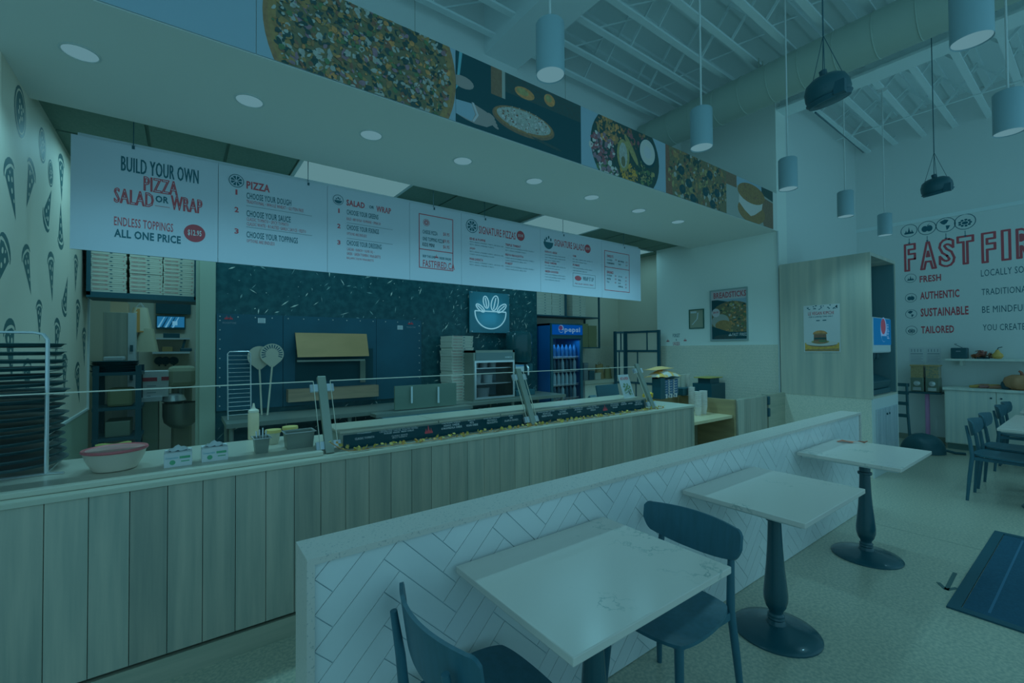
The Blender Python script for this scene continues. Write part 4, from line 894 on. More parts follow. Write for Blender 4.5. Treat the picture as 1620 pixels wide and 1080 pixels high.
# turning peels
def peel(u, v, ub, vb, rad, Y, lab, slots):
    a, b = XZ(u, v, Y); e = P(ub, vb, Y=Y-.12); t = thing('turning_peel', lab, 'pizza peel', (e.x, e.y, .9)); pl = front(Y)
    M_al = mat('aluminium', (72, 108, 106), .4, metal=.2)
    MB().slab(pl, ell(a, b, rad, rad, 30)[:23]+[(a-.012, b-rad*1.25), (a+.012, b-rad*1.25)]+ell(a, b, rad, rad, 30)[23+1:], 0, .004).build('blade', M_al, t) if False else \
        MB().slab(pl, [(a+rad*math.cos(th), b+rad*math.sin(th)) for th in [math.radians(-55+k*290/28) for k in range(29)]]+[(a-.014, b-rad*1.22), (a+.014, b-rad*1.22)], 0, .004).build('blade', M_al, t)
    if slots:
        m = MB()
        for k in range(15):
            th = math.radians(-20+k*220/14); c, s = math.cos(th), math.sin(th)
            m.poly(pl, [(a+c*rad*.55-s*.004, b+s*rad*.55+c*.004), (a+c*rad*.9-s*.006, b+s*rad*.9+c*.006), (a+c*rad*.9+s*.006, b+s*rad*.9-c*.006), (a+c*rad*.55+s*.004, b+s*rad*.55-c*.004)], .0048)
        m.build('slots', M_oven, t)
    MB().tube([(a, Y-.006, b-rad*1.1), (e.x, e.y, .905)], .009, 8).build('handle', M_al, t)
peel(410.5, 564, 414, 650, .108, 5.22, 'plain round aluminium peel leaning on the oven', 0)
peel(430.5, 560, 423, 650, .108, 5.16, 'slotted round aluminium peel leaning on the oven', 1)
# prep unit with raised lid
YL = 4.6
a0, a1 = XZ(623, 608, YL), XZ(748, 601, YL); zb = XZ(690, 643, YL)[1]
t = thing('prep_unit', 'refrigerated prep unit with a raised steel lid and two white handles', 'prep unit', ((a0[0]+a1[0])/2, 4.3, 0))
LX0, LX1 = 1.95, 3.05
lx0, lx1 = XZ(625, 620, YL)[0], XZ(722, 620, YL)[0]
lid = MB().box(lx0, lx1, YL, YL+.03, zb, a0[1]-.02).build('lid', mat('lid_steel', (40, 78, 77), .4, metal=.3), t)
for u in (650, 692):
    x, zz = XZ(u, 624, YL); MB().tube([(x, YL-.025, zz-.09), (x, YL-.025, zz+.09)], .011, 8).build('handle', M_paper, lid, True)
MB().box(lx0-.25, lx1+.15, YL-.12, YL+.05, zb-.045, zb-.01).build('shelf_edge', M_steel, t)
MB().box(lx0-.2, lx1+.1, 4.0, YL+.05, .1, zb-.045).build('cabinet', M_blackm, t)
# tall stack of pizza boxes
M_box = mat('pizza_carton', (80, 122, 124), .6); M_boxs = mat('pizza_carton_side', (70, 106, 98), .6)
YS = 4.98; bx0 = XZ(715, 560, YS)[0]; bx1 = XZ(748, 560, YS)[0]; w = bx1-bx0; zt = XZ(730, 531, YS)[1]
def box_mesh(w, d, h, txt=None):
    m = MB().box(0, w, 0, d, 0, h*.78).box(-.002, w+.002, -.003, d, h*.55, h*.93)
    m.box(w*.53, w*.6, -.0045, 0, h*.35, h*.55, 1)
    if txt: letter(m, front(-.0035), txt, w*.06, w*.48, h*.62, h*.86, .0012, 2, .02, 0, 1); m.poly(front(-.0035), [(w*.9, h*.62), (w*.95, h*.62), (w*.925, h*.85)], .0012, 2)
    return m.mesh('pizza_box', [M_box, M_ink, M_red])
nb = 22; hb_ = (zt-.9)/nb; bm_ = box_mesh(w, .31, hb_, 'PIZZA LOVER')
for k in range(nb):
    o = put('pizza_box', bm_); o.location = (bx0+random.uniform(-.008, .008), YS+random.uniform(-.006, .006), .901+k*hb_)
    nth = nb-1-k; tag(o, f'{"topmost" if nth == 0 else "lowest" if k == 0 else ORD[nth]+" from the top,"} white pizza box in the tall stack by the oven', 'pizza box', 'pizza boxes stacked beside the oven')
# crumpled paper beside it
q = P(689, 598, Y=4.9); MB().grid(lambda a, b: (q.x-.11+.22*a, 4.85+.12*b, .905+.52+.05*math.sin(a*3.14)*math.sin(b*3.14)+.02*math.sin(a*11+b*7)), 10, 6, .004) 
# neon salad sign
YN = 5.30; a0, z1 = XZ(743, 460, YN); a1, z0 = XZ(806, 527, YN)
t = thing('neon_sign', 'square acrylic sign with a white neon salad bowl', 'neon sign', ((a0+a1)/2, YN, z0))
MB().box(a0, a1, YN, YN+.02, z0, z1).build('backing', mat('acrylic_back', (16, 72, 90), .25), t)
M_neon = emat('neon_tube', (118, 178, 196), 1.0)
pl = front(YN); cx, w_, h_ = (a0+a1)/2, a1-a0, z1-z0
def neon(pts, closed=False):
    v = [pl.p(cx+a*w_, z0+b*h_, .018) for a, b in pts]
    if closed: v.append(v[0])
    MB().tube(v, .008, 8).build('neon_tube', M_neon, t, True)
neon([(-.39, .53)]+[(.39*math.cos(th), .5+.40*math.sin(th)) for th in [math.pi+math.pi*k/18 for k in range(19)]]+[(.39, .53), (-.39, .53)])
for ca, cb, la, lb, rot in ((-.26, .60, .13, .055, .6), (-.12, .75, .15, .065, 1.5), (.10, .74, .19, .085, 1.3), (.28, .62, .15, .065, .75)):
    # leaves rise from the rim of the bowl
    ang = {.6: 2.4, 1.5: 1.75, 1.3: 1.35, .75: .75}[rot]
    c, s = math.cos(ang), math.sin(ang); neon([(ca+(x*c-y*s), cb+(x*s+y*c)) for x, y in ell(0, 0, la, lb, 14)], True)
    neon([(ca+x*c, cb+x*s) for x in (-la*.8, 0, la*.7)])
gl_ = bpy.data.lights.new('neon_glow', 'AREA'); gl_.energy = .22; gl_.color = (.15, .7, 1); gl_.size = .35
o = bpy.data.objects.new('neon_glow', gl_); COL.objects.link(o); o.location = (cx, YN-.10, (z0+z1)/2); o.rotation_euler = (math.pi/2, 0, 0)
for da in (-.47, .47):
    for db in (.03, .97): MB().lathe([(.008, 0), (.008, .03), (0, .03)], (cx+da*w_, YN, z0+db*h_), 10, A=(0, -1, 0)).build('standoff', M_chrome, t)
# undercounter display fridge
YD = 4.75; a0, z1 = XZ(749, 554, YD); a1, _ = XZ(814, 554, YD)
t = thing('display_fridge', 'steel display fridge with a glass door under the neon sign', 'fridge', ((a0+a1)/2, YD, .9))
zz0 = .92
MB().box(a0, a1, YD+.42, YD+.44, zz0, z1).box(a0, a0+.03, YD, YD+.42, zz0, z1).box(a1-.03, a1, YD, YD+.42, zz0, z1).box(a0, a1, YD, YD+.44, z1-.03, z1).box(a0, a1, YD, YD+.44, .9, zz0).build('cabinet', M_steel, t)
MB().box(a0+.03, a1-.03, YD+.40, YD+.42, zz0, z1-.03).build('liner', mat('fridge_liner', (44, 92, 110), .4), t)
dz = XZ(780, 570, YD)[1]
MB().box(a0+.03, a1-.03, YD-.01, YD+.01, dz, z1-.03).build('header', mat('fridge_header', (34, 70, 78), .3), t)
m = MB(); letter(m, front(YD-.01), 'HABCO', a1-.16, a1-.05, dz+.03, dz+.05, .001); m.build('maker_lettering', M_paper, t)
MB().add([(a0+.03, YD, zz0), (a1-.03, YD, zz0), (a1-.03, YD, dz), (a0+.03, YD, dz)], [(0, 1, 2, 3)]).build('glass_door', M_glass, t)
frame(MB(), front(YD), a0+.01, a1-.01, zz0, dz, .025, 0, .012).build('door_frame', M_chrome, t)
for z in (1.1, 1.3): MB().box(a0+.03, a1-.03, YD+.05, YD+.38, z, z+.012).build('shelf', M_chrome, t)
M_pale = mat('pale_tub', (70, 116, 130), .3)
for k, (dx, z, r, h) in enumerate(((.12, 1.312, .05, .10), (.26, 1.312, .055, .12), (.40, 1.312, .05, .08), (.15, 1.112, .06, .12), (.32, 1.112, .07, .10), (.22, .925, .11, .12))):
    c = (a0+dx+.02, YD+.2, z); MB().lathe([(0, 0), (r*.85, 0), (r, h), (r*1.06, h+.006), (0, h+.006)], c, 20).build('food_tub', M_pale, None, True, label=('clear tub at the left of the top shelf in the display fridge', 'clear tub in the middle of the top shelf in the display fridge', 'clear tub at the right of the top shelf in the display fridge', 'clear tub at the left of the lower shelf in the display fridge', 'clear tub at the right of the lower shelf in the display fridge', 'wide dark bowl on the floor of the display fridge')[k], cat='tub')
# juice / slush machine
c = P(832, 640, Y=4.9); x = c.x; t = thing('drink_machine', 'tall black drink machine between the display fridge and the cooler', 'drink machine', (x, 4.95, .9))
zt = XZ(832, 524, 4.9)[1]; zm = XZ(832, 575, 4.9)[1]
MB().box(x-.17, x+.17, 4.9, 5.25, .9, .98).box(x-.15, x+.15, 5.05, 5.25, .98, zt-.25).build('stand', M_dark, t, bev=.01)
MB().lathe([(.10, 0), (.17, .02), (.19, .06), (.19, zt-zm-.06), (.17, zt-zm-.01), (.10, zt-zm+.01), (0, zt-zm+.01)], (x, 5.05, zm), 28).build('hopper', mat('smoked_plastic', (6, 46, 56), .12), t, True)
MB().box(x-.16, x+.16, 4.93, 5.2, zm-.12, zm).build('head', M_dark, t, bev=.015)
MB().tube([(x+.03, 4.92, zm-.02), (x+.03, 4.88, zm-.06), (x+.03, 4.88, zm-.16)], .016, 10).build('tap', M_chrome, t, True)
a, b = XZ(817, 560, 4.92); MB().slab(front(4.925), rect(x-.16, x-.01, zm-.11, zm-.015), 0, .002).build('instruction_card', M_paper, t)
MB().slab(front(4.923), rect(x-.155, x-.015, zm-.035, zm-.02), 0, .002).build('card_heading', mat('card_blue', (20, 86, 130), .5), t)
# low back counter by the cooler
MB().box(3.55, 4.47, 4.9, 5.34, .885, .91).build('worktop_slab', M_top, None, label='cream worktop slab under the drink machine', cat='worktop') if False else None
# drinks cooler
YF = 5.1; a0, z1 = XZ(869, 511, YF); a1, _ = XZ(920, 511, YF); xL = a0
t = thing('drinks_cooler', 'tall blue glass door drinks cooler with a lit blue header', 'cooler', ((a0+a1)/2, YF, 0))
M_blue = mat('cooler_blue', (0, 58, 108), .4); M_pblue = emat('header_blue', (2, 64, 136), 1.0)
MB().box(a0, a0+.03, YF, YF+.62, 0, z1).box(a1-.03, a1, YF, YF+.62, 0, z1).box(a0, a1, YF+.6, YF+.62, 0, z1).box(a0, a1, YF, YF+.62, z1-.03, z1).box(a0, a1, YF, YF+.62, 0, .12).build('cabinet', M_blue, t)
zh = XZ(895, 531, YF)[1]
hd = MB().box(a0+.01, a1-.005, YF-.03, YF, zh, z1).build('header', M_blackm, t); pl = front(YF-.03)
MB().slab(pl, rect(a0+.03, a1-.015, zh+.015, z1-.02), 0, .004).build('header_face', M_pblue, hd)
m = MB(); letter(m, pl, 'pepsi', a0+.28, a1-.07, zh+.035, z1-.055, .006, 0, .03); m.poly(pl, ell(a0+.21, zh+.105, .055, .06, 24), .0055, 0); m.build('brand_lettering', emat('header_white', (82, 124, 158), 1.0), hd)
m = MB(); m.poly(pl, ell(a0+.20, zh+.12, .04, .035, 20), .0065, 0); m.build('brand_roundel', emat('header_red', (70, 50, 86), 1), hd)
m = MB(); m.poly(pl, ell(a0+.21, zh+.085, .045, .03, 16, math.pi, 2*math.pi), .0067, 0); m.build('brand_wave', M_pblue, hd)
frame(MB(), front(YF), a0+.005, a1-.005, .14, zh, .045, 0, .025).build('door_frame', M_blackm, t)
MB().add([(a0+.05, YF-.01, .18), (a1-.05, YF-.01, .18), (a1-.05, YF-.01, zh-.045), (a0+.05, YF-.01, zh-.045)], [(0, 1, 2, 3)]).build('glass_door', M_glass, t)
MB().box(a0+.03, a1-.03, YF+.585, YF+.6, .12, z1-.03).build('liner', mat('cooler_liner', (30, 90, 130), .4), t)
area('cooler_lamp', ((a0+a1)/2, YF+.06, zh-.06), a1-a0-.15, .7, (.25, .7, 1), sy=.05)
M_bcap = [mat('bottle_blue', (10, 70, 120), .2), mat('bottle_clear', (60, 112, 130), .15), mat('bottle_dark', (10, 50, 70), .2), mat('bottle_red', (70, 60, 90), .3)]
bmesh_ = [MB().lathe([(0, 0), (.03, 0), (.032, .01), (.032, .13), (.028, .15), (.012, .185), (.012, .205), (0, .205)], (0, 0, 0), 12).mesh('bottle', mm, True) for mm in M_bcap]
rows = ['top', 'second', 'third', 'fourth', 'fifth']; nb = 7
for r in range(5):
    z = zh-.30-.215*r-.04
    MB().box(a0+.04, a1-.04, YF+.04, YF+.56, z-.012, z).build('shelf', M_chrome, t)
    rl = MB(); rl.tube([(a0+.04, YF+.035, z+.015), (a1-.04, YF+.035, z+.015)], .004, 6); rl.build('shelf_lip', M_paper, t)
    for k in range(nb):
        o = put('drink_bottle', bmesh_[(0, 2, 1, 2, 3)[r] if k % 3 or r in (0, 4) else 1]); o.location = (a0+.085+k*(a1-a0-.17)/(nb-1), YF+.09, z)
        tag(o, f'{"leftmost" if k == 0 else "rightmost" if k == nb-1 else ORD[k]+" from the left,"} bottle on the {rows[r]} shelf of the drinks cooler', 'bottle', 'bottles in the drinks cooler')
# wall shelf with boxes right of the stone wall
YW = 5.42
sx0, sz = XZ(851, 497, YW); sx1, _ = XZ(949, 502, YW); zl = XZ(945, 549, YW)[1]; zt = XZ(949, 470, YW)[1]
sh = thing('wall_shelf', 'black metal wall shelf above the drinks cooler', 'shelf', ((sx0+sx1)/2, YW, sz))
MB().box(sx0-.02, sx1, YW, 5.8, sz-.02, sz).build('shelf_board', M_blackm, sh)
MB().box(sx1-.95, sx1, YW, 5.8, zl-.02, zl).build('lower_board', M_blackm, sh)
for y in (YW+.01, 5.78): MB().bar((sx1-.012, y, zl), (sx1-.012, y, 3.1), .025, .025, up=(0, 1, 0)).build('post', M_blackm, sh)
MB().bar((XZ(895.5, 480, YW)[0], YW+.01, sz), (XZ(895.5, 480, YW)[0], YW+.01, 3.1), .03, .025, up=(0, 1, 0)).build('post', M_blackm, sh)
bw = .315; bmr = box_mesh(bw, .31, .044)
cols = [sx0+.0, sx0+.325, sx0+.79, sx0+1.11]
for ci, cx_ in enumerate(cols):
    for k in range(9):
        if cx_+bw > sx1-.03: continue
        o = put('pizza_box', bmr); o.location = (cx_+random.uniform(-.004, .004), YW+.03, sz+.001+k*.044)
        tag(o, f'{ORD[k]} box from the bottom, {("leftmost", "second", "third", "rightmost")[ci]} pile on the shelf above the cooler', 'pizza box', 'pizza boxes on the shelf above the cooler')
M_kraft = mat('kraft_card', (48, 78, 62), .7); km = MB().box(0, .20, 0, .25, 0, .0285).box(-.002, .202, -.002, .25, .016, .0275).mesh('kraft_box', M_kraft)
kx = XZ(919, 530, YW)[0]
for ci in range(2):
    for k in range(14):
        if ci == 1 and k > 12: continue
        o = put('kraft_box', km); o.location = (kx+.21*ci+random.uniform(-.003, .003), YW+.02, zl+.001+k*.029)
        tag(o, f'{ORD[k]} brown box from the bottom, {"left" if ci == 0 else "right"} pile on the lower shelf', 'box', 'brown boxes on the lower shelf')
# low shelf unit on the back wall with bags
yb = 5.35; a0 = XZ(922, 597, yb); a1 = XZ(985, 595, yb)
t = thing('back_shelf_unit', 'low cream back counter right of the drinks cooler', 'counter', ((a0[0]+a1[0])/2, 5.5, 0))
MB().box(a0[0]+.05, a1[0]+.5, yb, 5.78, a0[1]-.12, a0[1]-.06).build('top', M_top, t); MB().box(a0[0]+.08, a1[0]+.48, yb+.03, 5.78, 0, a0[1]-.12).build('cabinet', M_tile, t)
zt = a0[1]-.06
items = [(926, .10, .30, (44, 80, 92), 'pale upright carton leaning on the back counter'), (935, .12, .16, (8, 50, 64), 'black till box on the back counter'), (945, .14, .12, (70, 110, 112), 'white storage box on the back counter'), (955, .2, .26, (60, 78, 56), 'olive paper bag on the back counter'), (968, .16, .20, (56, 82, 60), 'brown carry bag beside the screen on the back counter')]
for u, w, h, c, lb in items:
    x = XZ(u, 590, yb+.1)[0]; t = thing('back_counter_box' if 'bag' not in lb else 'paper_bag', lb, 'bag' if 'bag' in lb else 'box', (x, yb+.2, zt))
    mm = mat('ctr_'+lb.split()[0]+lb.split()[1], c, .6)
    if 'bag' in lb:
        def bag(a, b, x=x, w=w, h=h): th = a*6.2832; r = 1-.25*b+.05*math.sin(a*40)*b; return (x+w/2*r*math.cos(th), yb+.2+.07*r*math.sin(th), zt+.001+h*b+.01*math.sin(a*19)*b)
        MB().grid(bag, 24, 6, .003).build('bag', mm, t, True); MB().tube([(x-.04, yb+.2, zt+h*.95), (x-.03, yb+.2, zt+h*1.15), (x+.03, yb+.2, zt+h*1.15), (x+.04, yb+.2, zt+h*.95)], .004, 6).build('handle', mm, t)
    else:
        MB().box(x-w/2, x+w/2, yb+.08, yb+.26, zt, zt+h).build('body', mm, t, bev=.006); MB().box(x-w/2-.004, x+w/2+.004, yb+.076, yb+.264, zt+h*.8, zt+h).build('lid', mm, t, bev=.004)
# black framed folding screen
t = thing('folding_screen', 'black framed folding screen with pale panes behind the counter', 'screen', (6.2, 4.9, 0))
M_pane = mat('screen_pane', (80, 118, 118), .4)
A0, A1, A2 = P(991, 524, X=6.42), P(1042, 521, X=6.42), None
zt = A0.z; y0, y1 = A1.y, A0.y
def leaf_panel(p, q, muntins, cross):
    m = MB(); p, q = Vector(p), Vector(q); up = Vector((0, 0, 1)); d = q-p
    for f in (0, 1): m.bar(p+d*f, p+d*f+up*zt, .045, .04, up=(1, 0, 0))
    for z in (zt-.02, .05)+tuple(cross): m.bar(p+up*z, q+up*z, .03, .035)
    for f, za, zb in muntins: m.bar(p+d*f+up*za, p+d*f+up*zb, .022, .022, up=(1, 0, 0))
    m.build('frame', M_blackm, t)
    MB().bar(p+up*(zt/2), q+up*(zt/2), .006, zt-.05).build('pane', M_pane, t)
zc = P(1016, 555, X=6.42).z; zc2 = P(1016, 606, X=6.42).z
leaf_panel((6.42, y1, 0), (6.42, y0, 0), [(.66, zc, zt), (.36, zc2, zc), (.3, .05, zc2)], (zc, zc2))
e = P(973, 522, Y=y1+.12)
leaf_panel((e.x, y1+.12, 0), (6.40, y1+.03, 0), [(.6, zc, zt), (.4, zc2, zc)], (zc, zc2))
# ------------------------------------------------------------------ left doorway: box shelf
YX = 5.9; lz = XZ(137, 466, YX)[1]; lx0, lx1 = -.745, .135
sh = thing('doorway_shelf', 'dark shelf full of pizza boxes over the kitchen doorway', 'shelf', ((lx0+lx1)/2, YX, lz))
MB().box(lx0, lx1, YX, YX+.4, lz-.02, lz+.035).build('shelf_board', M_blackm, sh); MB().box(lx0, lx1, YX+.38, YX+.4, lz, 3.2).build('back_panel', M_dark, sh)
MB().box(lx0, lx0+.03, YX, YX+.4, lz, 3.2).build('side_panel', M_blackm, sh); MB().box(lx1-.03, lx1, YX, YX+.4, lz, 3.2).build('side_panel', M_blackm, sh)
st = [XZ(143, 440, YX)[0], XZ(204.5, 440, YX)[0], XZ(258.5, 440, YX)[0]]; ww = XZ(199.5, 440, YX)[0]-st[0]
hh = (XZ(170, 397, YX)[1]-XZ(170, 457, YX)[1])/9.0; bml = box_mesh(ww, .30, hh, 'PIZZA LOVER')
for ci, x in enumerate(st):
    for k in range(11):
        o = put('pizza_box', bml); o.location = (x+random.uniform(-.004, .004), YX+.02+random.uniform(0, .01), lz+.036+k*hh)
        tag(o, f'{ORD[k]} pizza box from the bottom, {("left", "middle", "right")[ci]} pile on the doorway shelf', 'pizza box', 'pizza boxes on the doorway shelf')
# ------------------------------------------------------------------ back room seen through the doorway
YR = 7.2
def bxx(u0, u1, Y): return P(u0, 560, Y=Y).x, P(u1, 560, Y=Y).x
a0, a1 = bxx(162.5, 214, YR); z1 = XZ(185, 494, YR)[1]
t = thing('steel_cabinet', 'tall pale steel cabinet in the back room', 'cabinet', ((a0+a1)/2, YR+.3, 0))
MB().box(a0, a1-.07, YR, YR+.6, 0, z1).build('body', mat('pale_steel', (66, 104, 104), .4, metal=.3, rgb2=(58, 94, 96), scale=(20, 20, .5)), t, bev=.004)
MB().box(a1-.07, a1, YR-.01, YR+.6, .2, z1).build('door_edge', M_paper, t)
for k in range(4): MB().box(a1-.05, a1-.02, YR-.02, YR-.01, .5+k*.35, .58+k*.35).build('latch', M_dark, t)
# carton on top
b0, b1 = bxx(173, 200, YR); q = XZ(187, 472, YR)[1]
t = thing('open_carton', 'open cardboard carton on top of the steel cabinet', 'carton', ((b0+b1)/2, YR+.2, z1))
m = MB().box(b0, b1, YR+.05, YR+.35, z1+.001, z1+.13); m.add([(b0, YR+.05, z1+.13), (b1, YR+.05, z1+.13), (b1-.05, YR+.02, z1+.24), (b0+.06, YR+.02, z1+.24)], [(0, 1, 2, 3)]).build('carton', mat('tan_card', (76, 102, 92), .7), t)
# black storage rack with pans
YK = 6.5; a0, a1 = bxx(146, 225, YK); zt = XZ(180, 583, YK)[1]
t = thing('storage_rack', 'black storage rack with trays below the steel cabinet', 'rack', ((a0+a1)/2, YK+.25, 0))
for x in (a0+.03, a1-.03):
    for y in (YK, YK+.45): MB().bar((x, y, 0), (x, y, zt+.03), .05, .05, up=(0, 1, 0)).build('post', M_blackm, t)
for z in (zt-.04, zt-.42, zt-.75, .1): MB().box(a0, a1, YK-.02, YK+.47, z-.035, z).build('shelf', M_blackm, t)
pm2 = MB().lathe([(0, 0), (.19, 0), (.21, .018), (.2, .018), (.18, .005), (0, .005)], (0, 0, 0), 24).mesh('tray', M_dark, True)
for k in range(6):
    o = put('round_tray', pm2); o.location = ((a0+a1)/2-.04+random.uniform(-.01, .01), YK+.22, zt-.039+k*.02); tag(o, f'{ORD[k]} dark round tray from the bottom on top of the storage rack', 'tray', 'dark trays on the storage rack')
MB().box(a0+.08, a1-.17, YK+.05, YK+.35, zt+.085, zt+.13).build('white_tub', M_paper, None, bev=.01, label='flat white tub on the tray pile of the storage rack', cat='tub')
MB().box((a0+a1)/2-.09, (a0+a1)/2+.13, YK+.0, YK+.3, zt-.42, zt-.22).build('mustard_tub', mat('mustard_plastic', (46, 76, 62), .5), None, bev=.03, label='mustard coloured tub on the middle shelf of the storage rack', cat='tub')
MB().box(a0+.1, a1-.1, YK+.02, YK+.4, zt-.75, zt-.58).build('grey_bin', mat('grey_bin', (44, 80, 78), .5), None, bev=.01, label='grey bin on the lower shelf of the storage rack', cat='bin')
# white bucket box with red stripe
YQ = 6.9; a0, a1 = bxx(226, 267, YQ); z1, z0 = XZ(245, 587, YQ)[1], XZ(245, 628, YQ)[1]
t = thing('shipping_carton', 'white shipping carton with a red stripe in the back room', 'carton', ((a0+a1)/2, YQ+.2, z0))
MB().box(a0, a1, YQ, YQ+.35, z0, z1).build('carton', M_carton, t, bev=.004)
MB().slab(front(YQ), rect(a0-.001, a1-.11, z1-.12, z1-.075), 0, .002).slab(front(YQ), rect(a1-.07, a1+.001, z1-.115, z1-.07), 0, .002).build('red_stripe', M_red, t)
m = MB()
for k in range(4): m.poly(front(YQ), rect(a0+.04, a1-.12-.05*(k % 2), z1-.18-.04*k, z1-.172-.04*k), .002)
m.build('print_lines', M_inkgrey, t)
bt = thing('bench', 'pale work bench under the striped carton', 'bench', ((a0+a1)/2, YQ+.2, 0)); MB().box(a0-.02, a1-.06, YQ-.02, YQ+.45, z0-.05, z0).build('bench_top', M_paper, bt); MB().box(a0, a1-.1, YQ, YQ+.43, 0, z0-.05).build('bench_body', mat('bench_green', (44, 80, 74), .5), bt)
# floor mixer
YM = 7.0; c = P(286, 640, Y=YM); x = c.x; zb0, zb1 = XZ(283, 675, YM)[1], XZ(283, 638, YM)[1]; zh0, zh1 = XZ(280, 612, YM)[1], XZ(280, 577, YM)[1]
t = thing('stand_mixer', 'big grey floor mixer with a steel bowl in the back room', 'mixer', (x, YM+.2, 0)); M_mx = mat('mixer_enamel', (66, 104, 98), .3)
MB().box(x-.14, x+.16, YM-.05, YM+.5, zh0, zh1-.02).build('gear_head', M_mx, t, bev=.06)
MB().box(x-.10, x+.12, YM+.28, YM+.5, .1, zh0).build('column', M_mx, t, bev=.03); MB().box(x-.16, x+.2, YM-.1, YM+.55, 0, .1).build('foot', M_mx, t, bev=.03)
MB().lathe([(.03, zb0-.03), (.11, zb0), (.17, zb0+.06), (.185, zb0+.14), (.185, zb1), (.192, zb1+.006), (.18, zb1+.006), (.178, zb0+.14), (0, zb0+.03)], (x, YM+.05, 0), 30).build('bowl', M_steel, t, True)
MB().lathe([(.0, zb1-.1), (.03, zb1-.1), (.035, zh0), (0, zh0)], (x, YM+.05, 0), 16).build('planetary_shaft', M_steel, t, True)
MB().lathe([(.08, 0), (.13, .03), (.10, .1), (.05, .12)], (x-.07, YM+.02, zb1+.01), 20).build('bowl_guard', M_chrome, t, True)
MB().lathe([(.03, 0), (.035, .03), (.02, .05), (0, .05)], (x+.17, YM+.1, zh0+.06), 14, A=(1, 0, 0)).build('knob', M_paper, t, True)
# monitors on the back wall
YV = 8.32
def monitor(u0, v0, u1, v1, lab, name, lit):
    a0, z1 = XZ(u0, v0, YV); a1, z0 = XZ(u1, v1, YV); t = thing(name, lab, 'monitor', ((a0+a1)/2, YV, z0))
    MB().box(a0, a1, YV, YV+.05, z0, z1).build('bezel', M_dark, t, bev=.004)
    if lit:
        MB().slab(front(YV), rect(a0+.015, a1-.015, z0+.03, z1-.015), 0, .001).build('screen', emat('screen_blue', (30, 100, 140), 1), t)
        m = MB(); w, h = a1-a0, z1-z0
        for k in range(5): m.poly(front(YV), [(a0+w*(.05+.12*k), z0+h*.12), (a0+w*(.12+.12*k), z0+h*.12), (a0+w*(.3+.12*k), z0+h*.9), (a0+w*(.27+.12*k), z0+h*.9)], .0015, k % 2)
        m.poly(front(YV), rect(a0+w*.55, a0+w*.72, z0+h*.3, z0+h*.6), .002, 0); m.build('camera_picture', [emat('screen_pale', (88, 150, 180), 1), emat('screen_dark', (8, 54, 80), 1)], t)
    return t
monitor(246.5, 473, 302, 497.5, 'dark upper monitor on the back room wall', 'wall_monitor', False)
monitor(246.5, 498.5, 293.5, 521, 'lit monitor showing security camera pictures in the back room', 'wall_monitor', True)
a0, a1 = bxx(242, 300, YV); zz = XZ(270, 535, YV)[1]
t = thing('wall_shelf', 'upper pale shelf on the back room wall', 'shelf', ((a0+a1)/2, 8.2, zz)); MB().box(a0, a1, 8.1, 8.39, zz-.02, zz).build('board', M_paper, t)
MB().box(a0+.12, a1-.12, 8.15, 8.3, zz+.001, zz+.07).build('recorder_box', M_dark, None, bev=.004, label='black recorder box on the upper back room shelf', cat='recorder')
zz2 = XZ(270, 556, YV)[1]
t = thing('wall_shelf', 'lower pale shelf on the back room wall', 'shelf', ((a0+a1)/2, 8.2, zz2)); MB().box(a0, a1, 8.1, 8.39, zz2-.03, zz2).build('board', M_paper, t)
x = XZ(265, 550, 8.2)[0]; MB().box(x-.06, x+.06, 8.12, 8.25, zz2+.001, zz2+.07).build('ochre_box', mat('ochre_card', (60, 80, 58), .6), None, bev=.004, label='small ochre box on the lower back room shelf', cat='box')
x = XZ(293, 550, 8.2)[0]; t = thing('phone', 'black phone on the lower back room shelf', 'phone', (x, 8.2, zz2)); MB().box(x-.06, x+.08, 8.14, 8.28, zz2+.001, zz2+.05).build('base', M_dark, t, bev=.01); MB().bar((x-.03, 8.16, zz2+.05), (x+.0, 8.16, zz2+.19), .04, .03).build('handset', M_dark, t)
for k, u in enumerate((252, 262, 275)):
    x, z = XZ(u, 565, 8.3); t = thing('black_scoop', ('left', 'middle', 'right')[k]+' black scoop hanging below the lower back room shelf', 'scoop', (x, 8.3, z-.12))
    MB().lathe([(.05, 0), (.06, .03), (.05, .06), (0, .07)], (x, 8.3, z-.05), 16, A=(0, -1, 0)).build('cup', M_dark, t, True); MB().tube([(x, 8.3, z), (x, 8.3, z-.13)], .01, 8).build('handle', M_dark, t)
# papers pinned on the right part
for k, (u0, v0, u1, v1) in enumerate(((308, 551, 323, 572), (309, 574, 323, 594))):
    a0, z1 = XZ(u0, v0, 8.39); a1, z0 = XZ(u1, v1, 8.39); MB().slab(front(8.395), rect(a0, a1, z0, z1), 0, .002).build('pinned_paper', M_paper, None, label=('upper', 'lower')[k]+' white paper pinned on the back room wall by the jamb', cat='paper')
# paper bags beside the cabinet
for k, (u, v, c, lb) in enumerate(((222, 505, (86, 126, 120), 'white paper bag hanging high beside the steel cabinet'), (217, 507, (84, 92, 58), 'tan paper bag hanging beside the steel cabinet'), (222, 538, (80, 118, 110), 'lower white paper bag beside the steel cabinet'))):
    q = P(u, v, Y=7.45); q.x += .03*k
    t = thing('hanging_bag', lb, 'bag', (q.x, 7.45, q.z-.2))
    MB().grid(lambda a, b, q=q: (q.x+(.12-.05*b)*math.cos(a*6.2832)*(1+.1*math.sin(a*31)), 7.45+.05*math.sin(a*6.2832), q.z-.15+.3*b), 20, 6, .003).build('bag', mat('bag%d' % k, c, .7), t, True)
    MB().tube([(q.x-.05, 7.45, q.z+.14), (q.x, 7.45, q.z+.22), (q.x+.05, 7.45, q.z+.14)], .004, 6).build('strap', M_paper, t)
MB().box(*bxx(160, 178, 4.3), 4.25, 4.5, .97, .99) 
